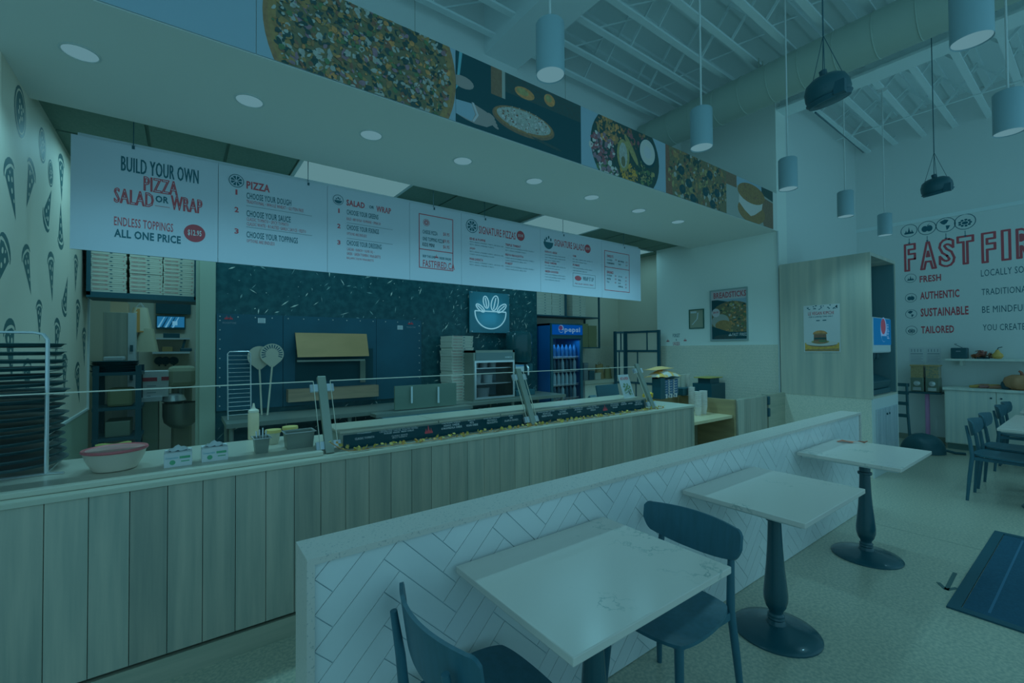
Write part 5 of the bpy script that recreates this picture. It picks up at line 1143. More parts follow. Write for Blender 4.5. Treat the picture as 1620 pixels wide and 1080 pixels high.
# green cloth on the aisle-side edge
q0, q1 = P(146, 702, Y=3.32), P(203, 691, Y=3.32)
MB().grid(lambda a, b: (q0.x+(q1.x-q0.x)*a+.03*(1-b), 3.22+.14*b, .9695+.075*(1-abs(2*b-1))**.6+.004*math.sin(a*9)), 10, 8, .006).build('green_cloth', mat('lime_cloth', (62, 96, 54), .8), None, True, label='folded lime green cloth behind the bowl on the counter', cat='cloth')
# ================================================================== RIGHT END OF THE COUNTER
# till screen, card sign, cups
t = thing('till', 'black till screen beside the menu card on the counter', 'till', (P(965, 640, Y=3.3).x, 3.3, .942))
x = P(962, 640, Y=3.3).x
MB().box(x-.14, x+.14, 3.25, 3.4, .943, .975).build('base', M_dark, t, bev=.006); MB().obox((x, 3.30, 1.06), (.17, 0, 0), (0, .02, .09), (0, .012, -.004)).build('screen', M_blackm, t, bev=.004); MB().bar((x, 3.33, .97), (x, 3.31, 1.06), .05, .03).build('stand', M_dark, t)
x2 = P(940, 640, Y=3.25).x
t = thing('card_reader', 'small black card reader left of the till', 'card reader', (x2, 3.24, .942)); MB().obox((x2, 3.24, 1.0), (.05, 0, 0), (0, .05, .045), (0, .014, -.016)).build('body', M_dark, t, bev=.005); MB().obox((x2, 3.215, 1.005), (.035, 0, 0), (0, .018, .016), (0, .002, -.002)).build('keypad', M_inkgrey, t); MB().box(x2-.03, x2+.03, 3.22, 3.28, .943, .965).build('base', M_dark, t)
# menu card stand
c = P(1000, 633, Y=2.93); e = P(985, 590, Y=3.02)
pl = Plane((c.x-.02, 2.93, c.z), Vector((1, .12, 0)).normalized(), Vector((-.14, .25, 1)).normalized(), Vector((.12, -1, .25)).normalized())
t = thing('menu_card', 'white menu card with red heading standing by the right guard post', 'card', (c.x, 2.93, .942))
MB().slab(pl, rect(-.105, .085, -.02, .27), 0, .004).build('card', M_paper, t)
m = MB(); letter(m, pl, 'HOT & FRESH', -.08, .06, .215, .245, .006); m.poly(pl, [(-.06, 0), (.06, 0), (.06, .03), (0, .02)], .006); m.build('red_print', mat('flame_red', (88, 38, 50), .5), t)
m = MB()
for k in range(34): x_, y_ = random.uniform(-.065, .055), random.uniform(.06, .18); m.poly(pl, ell(x_, y_, random.uniform(.008, .016), random.uniform(.006, .012), 7, rot=random.random()*3), .0055+k*2e-5)
m.build('salad_picture', mat('salad_green', (44, 88, 70), .6), t); MB().bar((c.x-.02, 2.97, .943), pl.p(0, .1, -.01), .05, .006).build('easel', M_dark, t)
# cup tower with patterned cups, snack bag on top
YT = 3.2
x0, zt = XZ(1045, 598, YT); x1, _ = XZ(1078, 598, YT)
t = thing('cup_dispenser', 'black cup dispenser holding tall columns of patterned cups', 'dispenser', ((x0+x1)/2, YT+.1, .942))
MB().box(x0, x1, YT+.10, YT+.12, .943, zt).box(x0, x0+.09, YT, YT+.10, .943, zt).box(x0, x1, YT+.03, YT+.12, zt-.012, zt).build('housing', M_blackm, t)
M_cup = mat('patterned_cup', (84, 128, 142), .4, rgb2=(20, 64, 96), scale=(30, 30, 30), lo=.48, hi=.52)
cols = [x0+.15+k*.1 for k in range(int((x1-x0-.12)/.1))]
cm = MB(); cm.lathe([(0, 0), (.036, 0), (.044, .07), (.047, .072), (.044, .074)], (0, 0, 0), 14); cmm = cm.mesh('paper_cup', M_cup, True)
for ci, x in enumerate(cols):
    nn = int((zt-.01-.945-.075)/.03)+1
    for k in range(nn):
        o = put('paper_cup', cmm); o.location = (x, YT+.05, .945+k*.03); tag(o, f'{ORD[k]} patterned cup from the bottom, {ORD[ci]} column from the left in the cup dispenser', 'cup', 'patterned cups in the dispenser')
q = P(1058, 590, Y=YT+.1)
t = thing('snack_bag', 'yellow and white snack bag lying on the cup dispenser', 'bag', (q.x, YT+.1, zt))
MB().grid(lambda a, b: (x0-.07+(x1-x0+.04)*a, YT-.02+.2*b, zt+.012+.075*math.sin(a*3.14)**.6*math.sin(b*3.14)**.6+.006*math.sin(a*13+b*5)), 14, 8, .004).build('bag', mat('snack_print', (82, 122, 126), .35, rgb2=(92, 108, 60), scale=(14, 14, 14), lo=.45, hi=.55), t, True)
MB().grid(lambda a, b: (x0-.08+(x1-x0)*.9*a, YT+.02+.16*b, zt+.095+.03*math.sin(a*3.14)*math.sin(b*3.14)+.015*a), 10, 6, .004).build('flap', mat('yellow_print', (86, 104, 72), .4), t, True)
def cup_stack(u, v, n, r, lab, Y, z0, m):
    x = XZ(u, v, Y)[0]; cm = MB().lathe([(0, 0), (r*.7, 0), (r, .1), (r*1.08, .102), (r, .104)], (0, 0, 0), 16).mesh('plastic_cup', m, True)
    for k in range(n):
        o = put('plastic_cup', cm); o.location = (x, Y, z0+.001+k*.022); tag(o, f'{ORD[k]} cup up in the {lab}', 'cup', lab)
M_clear = mat('frosted_cup', (84, 126, 134), .15)
cup_stack(1080, 600, 8, .035, 'grey cup stack behind the cup dispenser', 3.36, .942, mat('grey_cup', (70, 108, 108), .4)); cup_stack(1087, 600, 8, .035, 'pale cup stack right of the grey cup stack', 3.38, .942, mat('pale_cup', (76, 114, 116), .4))
# wooden return past the end of the counter
rt = thing('counter_return', 'low oak return shelf past the right end of the counter', 'counter', (4.9, 2.9, 0))
z75 = .75
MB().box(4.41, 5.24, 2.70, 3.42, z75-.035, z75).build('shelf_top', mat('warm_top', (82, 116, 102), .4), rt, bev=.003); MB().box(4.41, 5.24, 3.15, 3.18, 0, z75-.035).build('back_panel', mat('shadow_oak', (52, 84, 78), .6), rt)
MB().box(4.41, 5.24, 3.42, 3.45, 0, .95).build('rear_board', mat('warm_oak2', (62, 86, 70), .5, rgb2=(56, 78, 64), scale=(3, 3, 22)), rt)
MB().box(5.24, 5.28, 2.68, 3.42, 0, .93).build('side_board', mat('warm_oak2', (84, 100, 70), .5), rt)
gt = thing('counter_gate', 'oak swing gate with black hinges at the end of the counter', 'gate', (5.65, 2.66, 0))
for k in range(5): MB().box(5.285+k*.148, 5.431+k*.148, 2.655, 2.68, .05, .93).build('plank', M_oak, gt, bev=.0012)
MB().box(5.285, 6.025, 2.68, 2.70, .04, .935).build('back_board', M_oakd, gt)
for z in (.87, .72): MB().box(6.03, 6.08, 2.635, 2.69, z-.06, z+.05).build('hinge', M_blackm, gt, bev=.012)
fp = thing('gate_post', 'narrow oak filler panel between the gate and the tiled wall', 'panel', (6.3, 2.67, 0)); MB().box(6.085, 6.55, 2.655, 2.70, 0, .94).build('panel', M_oakd, fp); MB().box(6.06, 6.085, 2.655, 2.74, 0, .94).build('stile', M_oakd, fp)
# cups and boxes on the return
cup_stack(1104, 640, 9, .045, 'clear cup stack at the left on the return shelf', 2.95, z75, M_clear); cup_stack(1113, 638, 9, .045, 'clear cup stack at the right on the return shelf', 2.97, z75, M_clear); cup_stack(1094, 630, 10, .04, 'tall clear cup stack at the back on the return shelf', 3.2, z75, M_clear)
x = XZ(1087, 640, 3.3)[0]; MB().box(x-.16, x+.13, 3.25, 3.4, .943, 1.04).build('black_tub', M_dark, None, bev=.01, label='black tub behind the counter end beside the cups', cat='tub')
x = XZ(1128, 620, 3.6)[0]; t = thing('straw_tray', 'black tray unit with a yellow lid behind the return', 'tray', (x, 3.6, .9)); MB().box(x-.22, x+.2, 3.5, 3.8, .6, 1.02).build('unit', M_dark, t, bev=.005); MB().box(x-.27, x+.1, 3.5, 3.75, 1.10, 1.115).build('yellow_lid', mat('yellow_lid2', (78, 110, 62), .4), t, bev=.004); MB().box(x-.2, x+.05, 3.53, 3.72, 1.02, 1.10).build('bin', M_blackm, t)
# ================================================================== SODA CABINET
sc = thing('drink_station', 'tall grey oak drink station cabinet open at the front', 'cabinet', (7.05, 2.2, 0))
M_cabo = mat('cabinet_oak', (60, 100, 104), .5, rgb2=(78, 118, 118), scale=(10, 10, .5), detail=5, lo=.3, hi=.7)
MB().box(6.54, 6.57, 1.70, 2.70, .93, 2.67).build('side_panel', M_cabo, sc); MB().box(7.53, 7.56, 1.70, 2.70, .93, 2.67).build('side_panel', M_cabo, sc)
MB().box(6.57, 7.53, 1.70, 2.70, 2.63, 2.67).build('top_panel', M_cabo, sc); M_lam = mat('shaded_laminate', (28, 74, 86), .5, rgb2=(34, 80, 92), scale=(10, 10, .5)); MB().box(6.57, 7.53, 2.38, 2.43, .95, 2.63).build('back_panel', M_lam, sc); MB().box(7.515, 7.53, 1.71, 2.38, .955, 2.63).build('inner_lining', M_lam, sc); MB().box(6.57, 6.58, 1.71, 2.38, .955, 2.63).build('inner_lining', M_lam, sc); MB().box(6.57, 7.53, 1.70, 2.4, .93, .955).build('counter_shelf', M_top, sc)  # inside faces: dark laminate with the interior's shade mixed into its colour
MB().box(6.545, 7.555, 1.715, 2.70, 0, .93).build('base', M_tile, sc)
MB().box(6.545, 7.56, 1.70, 1.715, 0, .93).build('front_frame', M_white, sc)
for a, b in ((6.63, 7.05), (7.06, 7.48)):
    d = MB().box(a, b, 1.688, 1.70, .09, .80).build('door', mat('ribbed_white', (72, 118, 134), .4, rgb2=(62, 106, 122), scale=(40, 40, 1)), sc)
    for k in range(8): MB().box(a+.02+k*.05, a+.035+k*.05, 1.684, 1.688, .1, .79).build('rib', MATS['ribbed_white'], d)
    MB().lathe([(.012, 0), (.014, .012), (0, .016)], ((b-.04) if a < 7 else (a+.04), 1.688, .72), 12, A=(0, -1, 0)).build('knob', M_dark, d, True)
# dispenser
dp = thing('soda_dispenser', 'white soda dispenser with a blue front panel in the drink station', 'dispenser', (7.0, 1.95, .955))
zt, zb = P(1395, 502, Y=1.73).z, P(1395, 548, Y=1.73).z; zg = P(1395, 558, Y=1.73).z
MB().box(6.64, 7.43, 1.73, 2.35, zg, zt).build('head', M_paper, dp, bev=.02); MB().box(6.70, 7.36, 2.05, 2.38, .955, zg).build('column', M_steel, dp)
pl = front(1.73); fc = MB().slab(pl, rect(6.73, 7.41, zb+.02, zt-.015), 0, .006).build('front_panel', emat('panel_blue', (16, 86, 134), 1), dp)
m = MB(); m.poly(pl, ell(7.1, (zb+zt)/2+.03, .13, .155, 26), .0075); letter(m, Plane((7.33, 1.73, 0), (0, 0, 1), (-1, 0, 0), (0, -1, 0)), 'pepsi', zb+.1, zt-.08, 0, .12, .0076); m.build('brand_lettering', emat('panel_white', (80, 130, 170), 1), fc)
m = MB(); m.poly(pl, ell(7.08, (zb+zt)/2+.07, .10, .10, 22), .0085); m.build('brand_roundel', emat('panel_red', (92, 62, 80), 1), fc); m = MB(); m.poly(pl, ell(7.1, (zb+zt)/2-.05, .10, .07, 16, math.pi, 2*math.pi), .0085); m.build('brand_wave', emat('panel_blue', (16, 86, 134), 1), fc)
for k in range(5): MB().lathe([(.02, 0), (.03, .03), (.03, .09), (0, .09)], (6.76+k*.14, 1.86, zg-.08), 12).build('nozzle', M_dark, dp, True)
MB().box(6.62, 7.42, 1.74, 2.1, .955, 1.02).build('drip_tray', M_dark, dp, bev=.01); MB().obox((7.0, 1.86, 1.12), (.38, 0, 0), (0, .12, .05), (0, .02, -.05)).build('tray_cover', M_dark, dp, bev=.01)
# poster on the cabinet side
pl = side(6.54); p0, p1 = P(1271, 484, X=6.54), P(1330, 557, X=6.54); a0, a1, b0, b1 = -p0.y, -p1.y, p1.z, p0.z
t = thing('burger_poster', 'white burger poster on the side of the drink station', 'poster', (6.54, (p0.y+p1.y)/2, b0))
MB().slab(pl, rect(a0, a1, b0, b1), .001, .004).build('sheet', mat('poster_paper', (78, 122, 134), .4), t)
w, h = a1-a0, b1-b0
pl2 = side(6.536)
m = MB(); letter(m, pl2, 'LE VEGAN KIMCHI', a0+.14*w, a0+.84*w, b0+.79*h, b0+.86*h, .001); m.build('red_lettering', M_red, t)
m = MB(); letter(m, pl2, 'FOR A LIMITED TIME ONLY', a0+.16*w, a0+.82*w, b0+.735*h, b0+.765*h, .001, 0, .03)
for k in range(22): m.poly(pl2, ell(a0+random.uniform(.03, .97)*w, b0+random.uniform(.905, .985)*h, random.uniform(.006, .015), .006, 7, rot=random.random()*3), .001)
m.poly(pl2, rect(a0+.36*w, a0+.46*w, b0+.66*h, b0+.68*h), .001); m.poly(pl2, rect(a0+.54*w, a0+.64*w, b0+.66*h, b0+.68*h), .001); m.build('dark_print', M_ink, t, kind='stuff')
pal2 = {}
pr = Print(pl2, a0, a1, b0, b1); A = lambda x, y: (a0+x*w, b0+y*h)
pr.add([A(.03, .02), A(.97, .02), A(.97, .2), A(.03, .2)], 'yellow'); pr.add([A(.03, .02), A(.97, .02), A(.97, .08), A(.03, .06)], 'gold')
pr.add(ell(a0+.5*w, b0+.17*h, .42*w, .055*h, 26), 'wood'); pr.add(ell(a0+.5*w, b0+.185*h, .44*w, .05*h, 26), 'ice'); pr.add(ell(a0+.46*w, b0+.22*h, .25*w, .04*h, 20), 'lime'); pr.add(ell(a0+.46*w, b0+.21*h, .2*w, .035*h, 20), 'crust')
pr.add([A(.28, .24), A(.64, .24), A(.63, .38), A(.29, .38)], 'brown'); pr.add([A(.29, .27), A(.63, .27), A(.62, .31), A(.3, .31)], 'dark'); pr.add(ell(a0+.53*w, b0+.235*h, .12*w, .025*h, 14), 'leafg'); pr.add(ell(a0+.46*w, b0+.385*h, .2*w, .075*h, 22, 0, math.pi), 'warm'); pr.add(ell(a0+.46*w, b0+.385*h, .2*w, .015*h, 16), 'crust')
pr.build(t)
# framed breadsticks poster
pl = side(6.6); p0, p1 = P(1123.5, 460, X=6.6), P(1184.5, 538, X=6.6); a0, a1, b0, b1 = -p0.y, -p1.y, p1.z, p0.z; w, h = a1-a0, b1-b0
t = thing('breadsticks_poster', 'framed breadsticks poster on the white end wall', 'poster', (6.6, (p0.y+p1.y)/2, b0))
frame(MB(), pl, a0, a1, b0, b1, .018, .001, .02).build('frame', mat('grey_frame', (56, 102, 112), .4), t); MB().slab(pl, rect(a0+.018, a1-.018, b0+.018, b1-.018), .001, .008).build('sheet', pal['white'], t)
pl2 = side(6.592); m = MB(); letter(m, pl2, 'BREADSTICKS', a0+.1*w, a0+.96*w, b0+.83*h, b0+.945*h, .001, 0, .03); m.build('red_lettering', mat('faded_red', (72, 58, 70), .5), t)
pr = Print(pl2, a0+.045*w, a1-.03*w, b0+.03*h, b0+.80*h); A = lambda x, y: (a0+x*w, b0+y*h)
pr.add([A(0, 0), A(1, 0), A(1, .85), A(0, .85)], 'night'); pr.add([A(.2, .8), A(1, .85), A(1, .6), A(.5, .75)], 'bg'); pr.add(ell(a0+.6*w, b0+.42*h, .62*w, .34*h, 30), 'olive'); toppings(pr, a0+.66*w, b0+.45*h, .42*w, .3*h, 190, ['gold', 'olive', 'lime', 'warm', 'leafg', 'cheese', 'dark'], .012, .035)
pr.add(ell(a0+.28*w, b0+.38*h, .24*w, .14*h, 20), 'lightbg'); pr.add(ell(a0+.36*w, b0+.3*h, .22*w, .1*h, 20), 'gold'); pr.add([A(0, 0), A(1, 0), A(1, .16), A(.5, .17), A(0, .3)], 'night'); pr.add(ell(a0+.4*w, b0+.06*h, .3*w, .06*h, 20), 'nightb'); pr.add(ell(a0+.16*w, b0+.55*h, .11*w, .085*h, 20), 'white'); pr.build(t)
m = MB(); letter(m, pl2, 'FAST FIRED', a0+.6*w, a0+.97*w, b0+.085*h, b0+.145*h, .0035); flame(m, pl2, a0+.54*w, b0+.09*h, .05, .0035, 0); m.build('white_lettering', M_paper, t)
m = MB(); letter(m, pl2, '$4.99', a0+.09*w, a0+.23*w, b0+.53*h, b0+.58*h, .0035); m.build('price_lettering', M_red, t)
# small dark frame
p0, p1 = P(1090.5, 490, X=6.6), P(1114.5, 519, X=6.6); a0, a1, b0, b1 = -p0.y, -p1.y, p1.z, p0.z
t = thing('picture_frame', 'small dark frame with a green certificate on the end wall', 'picture frame', (6.6, (p0.y+p1.y)/2, b0)); frame(MB(), pl, a0, a1, b0, b1, .012, .001, .018).build('frame', mat('dark_green_frame', (8, 56, 54), .4), t); MB().slab(pl, rect(a0+.012, a1-.012, b0+.012, b1-.012), .001, .007).build('certificate', mat('certificate', (60, 96, 92), .3), t)
m = MB(); pp = [(a0+.6*(a1-a0), b0+.82*(b1-b0)), (a0+.55*(a1-a0), b0+.5*(b1-b0)), (a0+.2*(a1-a0), b0+.2*(b1-b0))]
for i in range(2): (x_, y_), (x2_, y2_) = pp[i], pp[i+1]; m.poly(pl, [(x_-.01, y_), (x_+.01, y_), (x2_+.01, y2_), (x2_-.01, y2_)], .0085)
m.poly(pl, rect(a0+.1*(a1-a0), a0+.5*(a1-a0), b0+.8*(b1-b0), b0+.9*(b1-b0)), .0085); m.build('print', M_paper, t)
# wall words
p = P(1070, 530.5, X=6.6); q = P(1070, 544, X=6.6); a = -p.y; t = thing('wall_lettering', 'small dark and red lettering between two flames on the end wall', 'lettering', (6.6, p.y, q.z)); m = MB(); letter(m, pl, 'FORGET', a-.065, a+.065, p.z-.03, p.z+.03, .001); letter(m, pl, '&', a-.01, a+.01, (p.z+q.z)/2-.016, (p.z+q.z)/2+.016, .001); m.build('dark_letters', M_ink, t)
m = MB(); letter(m, pl, 'UNISSEX', a-.065, a+.065, q.z-.025, q.z+.035, .001); flame(m, pl, a-.16, (p.z+q.z)/2-.03, .055, .001, 0); flame(m, pl, a+.16, (p.z+q.z)/2-.025, .055, .001, 0); m.build('red_letters', M_red, t)
# ================================================================== FAR WALL
pl = side(9.8); Q = lambda u, v: (lambda q: (-q.y, q.z))(P(u, v, X=9.8))
t = thing('wall_sign', 'huge red outlined lettering across the far wall', 'lettering', (9.8, 1.2, 2.6)); m = MB()
for s, u0, v0, u1, v1 in (('F', 1432.5, 428.5, 1447, 385.5), ('A', 1457.5, 426, 1479.5, 381.5), ('S', 1487, 422, 1509, 376.5), ('T', 1516, 418, 1539, 372), ('F', 1555, 415, 1573.5, 367), ('I', 1586.5, 411, 1597, 363.5), ('R', 1610, 408, 1631, 360), ('E', 1648, 404, 1667, 354), ('D', 1686, 400, 1708, 349)):
    a0, b0 = Q(u0, v0); a1, b1 = Q(u1, v1); letter(m, pl, s, a0, a1, b0, b1, .001, 0, .03, .030, 3)
m.build('red_letters', M_red, t)
def icon(u, v, r, kind, lab):
    a, b = Q(u, v); t = thing('wall_icon', lab, 'wall icon', (9.8, -a, b-r)); m = MB(); n_ = 24
    for k in range(n_):
        t0, t1 = 2*math.pi*k/n_, 2*math.pi*(k+1)/n_; m.poly(pl, [(a+r*math.cos(t0), b+r*math.sin(t0)), (a+r*math.cos(t1), b+r*math.sin(t1)), (a+r*.92*math.cos(t1), b+r*.92*math.sin(t1)), (a+r*.92*math.cos(t0), b+r*.92*math.sin(t0))], .001)
    if kind == 0: flame(m, pl, a, b-.5*r, 1.1*r, .001, 0)
    elif kind == 1: m.poly(pl, ell(a-.25*r, b-.1*r, .36*r, .45*r, 14), .001); m.poly(pl, ell(a+.25*r, b-.1*r, .36*r, .45*r, 14), .0012); m.poly(pl, [(a-.05*r, b+.3*r), (a+.3*r, b+.65*r), (a+.1*r, b+.3*r)], .001)
    elif kind == 2: m.poly(pl, [(a-.6*r, b+.5*r), (a-.1*r, b+.75*r), (a+.3*r, b+.6*r), (a+.1*r, b+.2*r), (a-.15*r, b+.05*r), (a-.4*r, b+.2*r)], .001); m.poly(pl, [(a, b-.1*r), (a+.45*r, b-.15*r), (a+.3*r, b-.5*r), (a+.1*r, b-.75*r)], .001)
    else:
        for k in range(9): th = k*.7; m.poly(pl, ell(a+.5*r*math.cos(th), b-.15*r+.38*r*math.sin(th), .15*r, .13*r, 8), .001)
        m.poly(pl, ell(a, b-.15*r, .3*r, .2*r, 10), .001)
    m.build('icon', M_ink, t); return t, a, b
names = ('flame', 'apple', 'globe', 'vegetable')
for k, (u, v, r) in enumerate(((1438, 365, .108), (1466.5, 360.5, .112), (1496, 355.5, .117), (1526.5, 350.5, .122))):
    t, a, b = icon(u, v, r, k, names[k]+' icon in a circle above the huge red letters'); m = MB().poly(pl, rect(a-.004, a+.004, b-r-.11, b-r-.02), .001); m.poly(pl, [(a-.018, b-r-.09), (a+.018, b-r-.09), (a, b-r-.12)], .0012); m.build('arrow', M_ink, t)
rows_ = (('FRESH', 'LOCALLY SOURCED INGREDIENTS', 441, 446, 436.5, 1489, 1552, 437.5, 427), ('AUTHENTIC', 'TRADITIONAL & HONEST RECIPES', 471, 473, 462, 1518, 1553, 467, 457), ('SUSTAINABLE', 'BE MINDFUL & WASTE LESS', 496.5, 500, 488, 1532.5, 1554, 495, 484.5), ('TAILORED', 'YOU CREATE IT YOUR WAY', 522.5, 526.5, 516, 1509.5, 1555, 523, 513))
for k, (s, s2, vi, v0, v1, u1, ub, vb0, vb1) in enumerate(rows_):
    icon(1440.5+k*.5, vi-(1 if k == 0 else 0), .075, k, names[k]+f' icon in a small circle left of the word {s}')
    t = thing('wall_words', f'red word {s} with dark words beside it on the far wall', 'lettering', (9.8, 1.4, Q(1455, v0)[1]))
    a0, b0 = Q(1455+k*.8, v0+1); a1, _ = Q(u1, v0); b1 = Q(1455, v1)[1]; m = MB(); letter(m, pl, s, a0, a1, b0, b1, .001, 0, .03); m.build('red_word', M_red, t)
    a0, b0 = Q(ub, vb0); b1 = Q(ub, vb1)[1]; m = MB(); hgt = b1-b0; letter(m, pl, s2, a0, a0+hgt*.43*len(s2), b0, b1, .001, 0, 0); m.build('dark_words', M_ink, t)
# notices
for k in range(2):
    a0, b1 = Q(1438+k*26.5, 549.5); a1, b0 = Q(1463+k*26.5, 575); t = thing('notice_sheet', ('left', 'right')[k]+' white notice above the candy machines', 'notice', (9.8, -(a0+a1)/2, b0)); MB().slab(pl, rect(a0, a1, b0, b1), .001, .005).build('sheet', M_paper, t); m = MB(); w, h = a1-a0, b1-b0
    for i in range(4): m.poly(pl, rect(a0+w*(.15+.2*i), a0+w*(.2+.2*i), b0+.72*h, b0+.9*h), .006)
    m.poly(pl, rect(a0+.1*w, a0+.9*w, b0+.58*h, b0+.63*h), .006)
    for i in range(5): m.poly(pl, rect(a0+.1*w, a0+(.9-.1*(i % 2))*w, b0+(.1+.09*i)*h, b0+(.12+.09*i)*h), .006)
    m.build('print_lines', M_inkgrey, t)
# candy machines on a pink pole
XG = 9.45
gm = thing('candy_machine_stand', 'pair of candy machines on one pink pole by the far wall', 'candy machine', (XG+.1, P(1466, 700, X=XG).y, 0)); yc = gm.location.y
zt, zm, z0 = P(1450, 577, X=XG).z, P(1450, 597, X=XG).z, P(1450, 619, X=XG).z
MB().tube([(XG+.1, yc, 0), (XG+.1, yc, z0)], .028, 12).build('pole', mat('pink_pole', (82, 88, 128), .35), gm, True); MB().box(XG-.02, XG+.22, yc-.18, yc+.2, z0-.03, z0).build('tray_plate', M_dark, gm); MB().lathe([(.2, 0), (.19, .02), (.05, .04)], (XG+.1, yc, 0), 24).build('foot', M_dark, gm, True)
for s, cc in ((1, (60, 84, 66)), (-1, (40, 80, 80))):
    y = yc+.01+s*.09
    hd = MB().box(XG, XG+.2, y-.08, y+.08, z0, zm).build('coin_housing', mat('brass_housing', (40, 74, 72), .35), gm, bev=.01); MB().lathe([(.04, 0), (.04, .015), (0, .02)], (XG, y, (z0+zm)/2+.02), 16, A=(-1, 0, 0)).build('coin_dial', M_chrome, hd, True); MB().box(XG-.012, XG, y-.05, y+.05, z0+.02, z0+.07).build('chute', M_chrome, hd)
    gb = MB().box(XG+.01, XG+.19, y-.075, y+.075, zm, zt-.02).build('globe', mat('candy%d' % s, cc, .2, rgb2=(66, 92, 76), scale=(40, 40, 40), kind='vor', lo=.2, hi=.6), gm); MB().box(XG, XG+.2, y-.085, y+.085, zt-.02, zt).build('lid', mat('candy_lid', (70, 92, 70), .4), gb)
# base cabinets and shelf
XC = 9.3
cb = thing('base_cabinet', 'long pale wooden base cabinet along the far wall', 'cabinet', (9.5, .5, 0)); M_ash = mat('pale_ash', (78, 128, 136), .5, rgb2=(86, 136, 142), scale=(20, 20, .6), detail=5)
MB().box(XC+.03, 9.79, -1.65, 1.55, .09, .89).build('body', M_ash, cb); MB().box(XC+.06, 9.79, -1.65, 1.53, 0, .09).build('plinth', mat('plinth_dark', (34, 78, 84), .5), cb); MB().box(XC-.01, 9.79, -1.65, 1.565, .89, .925).build('top', M_ash, cb)
for k in range(6):
    d = MB().box(XC+.012, XC+.03, 1.54-.53*(k+1)+.004, 1.54-.53*k-.004, .1, .885).build('door', M_ash, cb); MB().lathe([(.01, 0), (.012, .015), (0, .02)], (XC+.012, 1.54-.53*k-.48 if k % 2 == 0 else 1.54-.53*k-.05, .80), 10, A=(-1, 0, 0)).build('knob', M_dark, d, True)
sf = thing('display_shelf', 'pale wall shelf with seasonal decorations', 'shelf', (9.65, .5, 1.32)); MB().box(9.5, 9.795, -1.65, 1.56, 1.325, 1.355).build('board', M_ash, sf)
for y in (1.4, .2, -.9): MB().box(9.6, 9.795, y-.015, y+.015, 1.25, 1.325).build('bracket', M_ash, sf)
y = P(1518, 560, X=9.62).y; w = .09; zt = P(1518, 550, X=9.6).z
t = thing('radio', 'black table radio on the display shelf', 'radio', (9.62, y, 1.355)); MB().box(9.56, 9.72, y-w, y+w, 1.356, zt).build('case', M_dark, t, bev=.012); MB().box(9.555, 9.56, y-.02, y+.03, zt-.06, zt-.045).build('dial_strip', M_inkgrey, t); MB().tube([(9.64, y-.03, zt), (9.64, y+.06, zt+.06), (9.64, y+.03, zt+.062)], .004, 6).build('aerial', M_blackm, t)
for k in range(3):
    y = P(1546+k*7.5, 565, X=9.62).y; t = thing('autumn_leaf_bunch', ('left', 'middle', 'right')[k]+' bunch of rust coloured leaves on the display shelf', 'decoration', (9.62, y, 1.355)); m = MB()
    for i in range(14): leaf(m, Vector((9.62, y, 1.375))+Vector((random.uniform(-.03, .03), random.uniform(-.05, .05), random.uniform(0, .05+.05*(k == 1)))), .07, 0)
    m.build('leaves', mat('rust_leaf%d' % k, ((74, 76, 58), (66, 66, 66), (54, 66, 60))[k], .6), t); MB().lathe([(0, 0), (.03, 0), (.035, .02), (0, .03)], (9.62, y, 1.356), 12).build('base', M_dark, t, True)
y = P(1578, 560, X=9.62).y; t = thing('gourd', 'small yellow gourd with a stem on the display shelf', 'gourd', (9.62, y, 1.355)); MB().lathe([(0, 0), (.04, .004), (.062, .035), (.055, .07), (.03, .095), (.02, .12), (.012, .135), (0, .136)], (9.62, y, 1.356), 20).build('body', mat('yellow_gourd', (84, 102, 58), .5), t, True); MB().tube([(9.62, y, 1.488), (9.62, y-.01, 1.52), (9.62, y-.05, 1.53)], .006, 6).build('stem', M_dark, t)
y = P(1565, 613, X=9.5).y; t = thing('corn_bundle', 'bundle of dried corn cobs lying on the base cabinet', 'decoration', (9.5, y, .925))
for k in range(5):
    yy = y+.12-.05*k; MB().lathe([(0, -.09), (.018, -.08), (.024, 0), (.018, .07), (0, .09)], (9.48+.02*(k % 2), yy, .953+.012*(k % 2)), 10, A=(.3, -1, .1)).build('cob', mat('cob%d' % (k % 3), ((70, 86, 50), (62, 68, 60), (56, 60, 64))[k % 3], .6), t, True)
MB().lathe([(0, -.07), (.05, -.05), (.06, 0), (.05, .05), (0, .06)], (9.5, y-.17, .98), 16).build('dark_gourd', mat('dark_gourd', (14, 52, 66), .5), t, True)
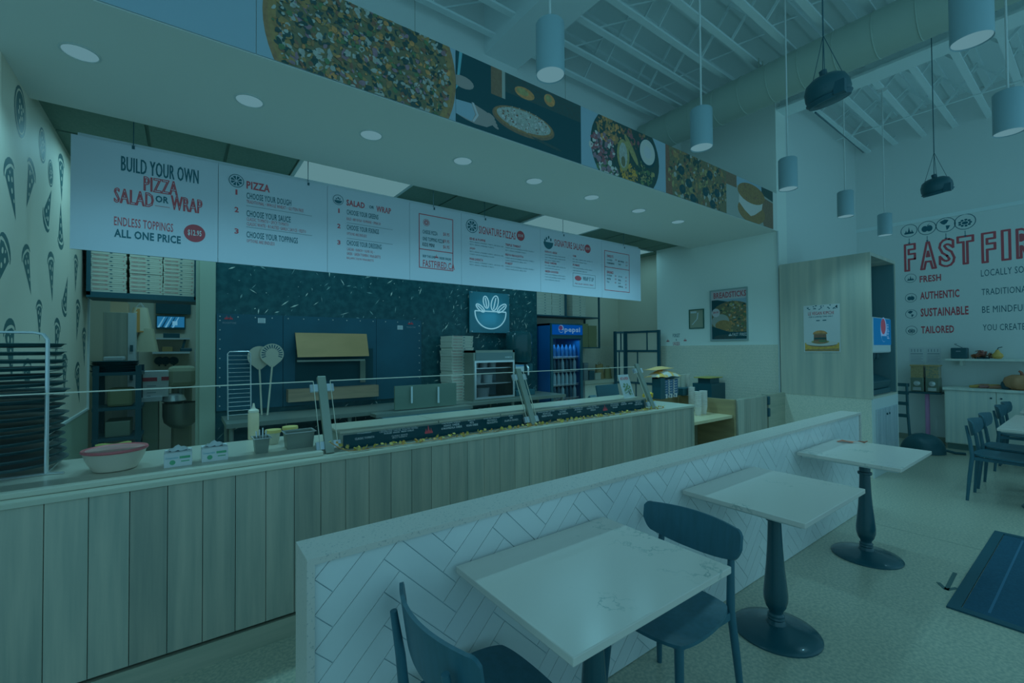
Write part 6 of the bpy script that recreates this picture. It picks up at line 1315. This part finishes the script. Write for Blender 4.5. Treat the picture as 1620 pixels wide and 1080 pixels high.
y = P(1618, 605, X=9.5).y; t = thing('pumpkin', 'orange pumpkin on the base cabinet at the right edge', 'pumpkin', (9.5, y, .925)); m = MB(); n_ = 40; prof = [(.02, .03), (.1, .005), (.17, .05), (.19, .11), (.17, .17), (.10, .21), (.03, .2)]
vs, fs = [], []
for (r, z) in prof:
    for k in range(n_): th = 2*math.pi*k/n_; rr = r*(1+.05*math.cos(th*9)); vs.append((9.5+rr*math.cos(th), y+rr*math.sin(th), .925+z))
for i in range(len(prof)-1):
    for k in range(n_): fs.append((i*n_+k, i*n_+(k+1) % n_, (i+1)*n_+(k+1) % n_, (i+1)*n_+k))
fs += [tuple(range(n_))[::-1], tuple((len(prof)-1)*n_+k for k in range(n_))]; m.add(vs, fs).build('body', mat('pumpkin_skin', (76, 84, 66), .5), t, True); MB().tube([(9.5, y, 1.115), (9.5, y+.01, 1.17), (9.49, y+.03, 1.19)], [.022, .016, .014], 8).build('stem', mat('brown_stem', (60, 58, 50), .6), t, True)
# folded high chair and black bag
q = P(1440, 700, Z=0); hx, hy = 8.8, 2.0
t = thing('folded_high_chair', 'black folded high chair leaning beside the drink station', 'high chair', (hx, hy, 0)); 
for s in (-1, 1): MB().tube([(hx-.1, hy+s*.13-.05, .02), (hx+.05, hy+s*.12, .55), (hx+.12, hy+s*.10, .98)], .018, 10).build('rail', M_dark, t, True)
for z in (.5, .68, .84, .96): f = z/.98; MB().bar((hx-.1+.22*f, hy-.13, z), (hx-.1+.22*f, hy+.13, z), .02, .05).build('slat', M_dark, t)
t = thing('black_bag', 'slumped black bag on the floor beside the folded high chair', 'bag', (8.75, 1.66, 0))
MB().grid(lambda a, b: (8.75+(.22*math.cos(a*6.2832))*(1-b**2.2)**.5*(1+.06*math.sin(a*25)), 1.70+(.25*math.sin(a*6.2832))*(1-b**2.2)**.5, .004+.27*b+.02*math.sin(a*18)*b*(1-b)*4), 30, 10, .006).build('bag', M_dark, t, True)
MB().tube([(8.85, 1.49, .05), (8.9, 1.38, .02), (8.95, 1.28, .018)], .018, 8).build('strap', M_dark, t, True)
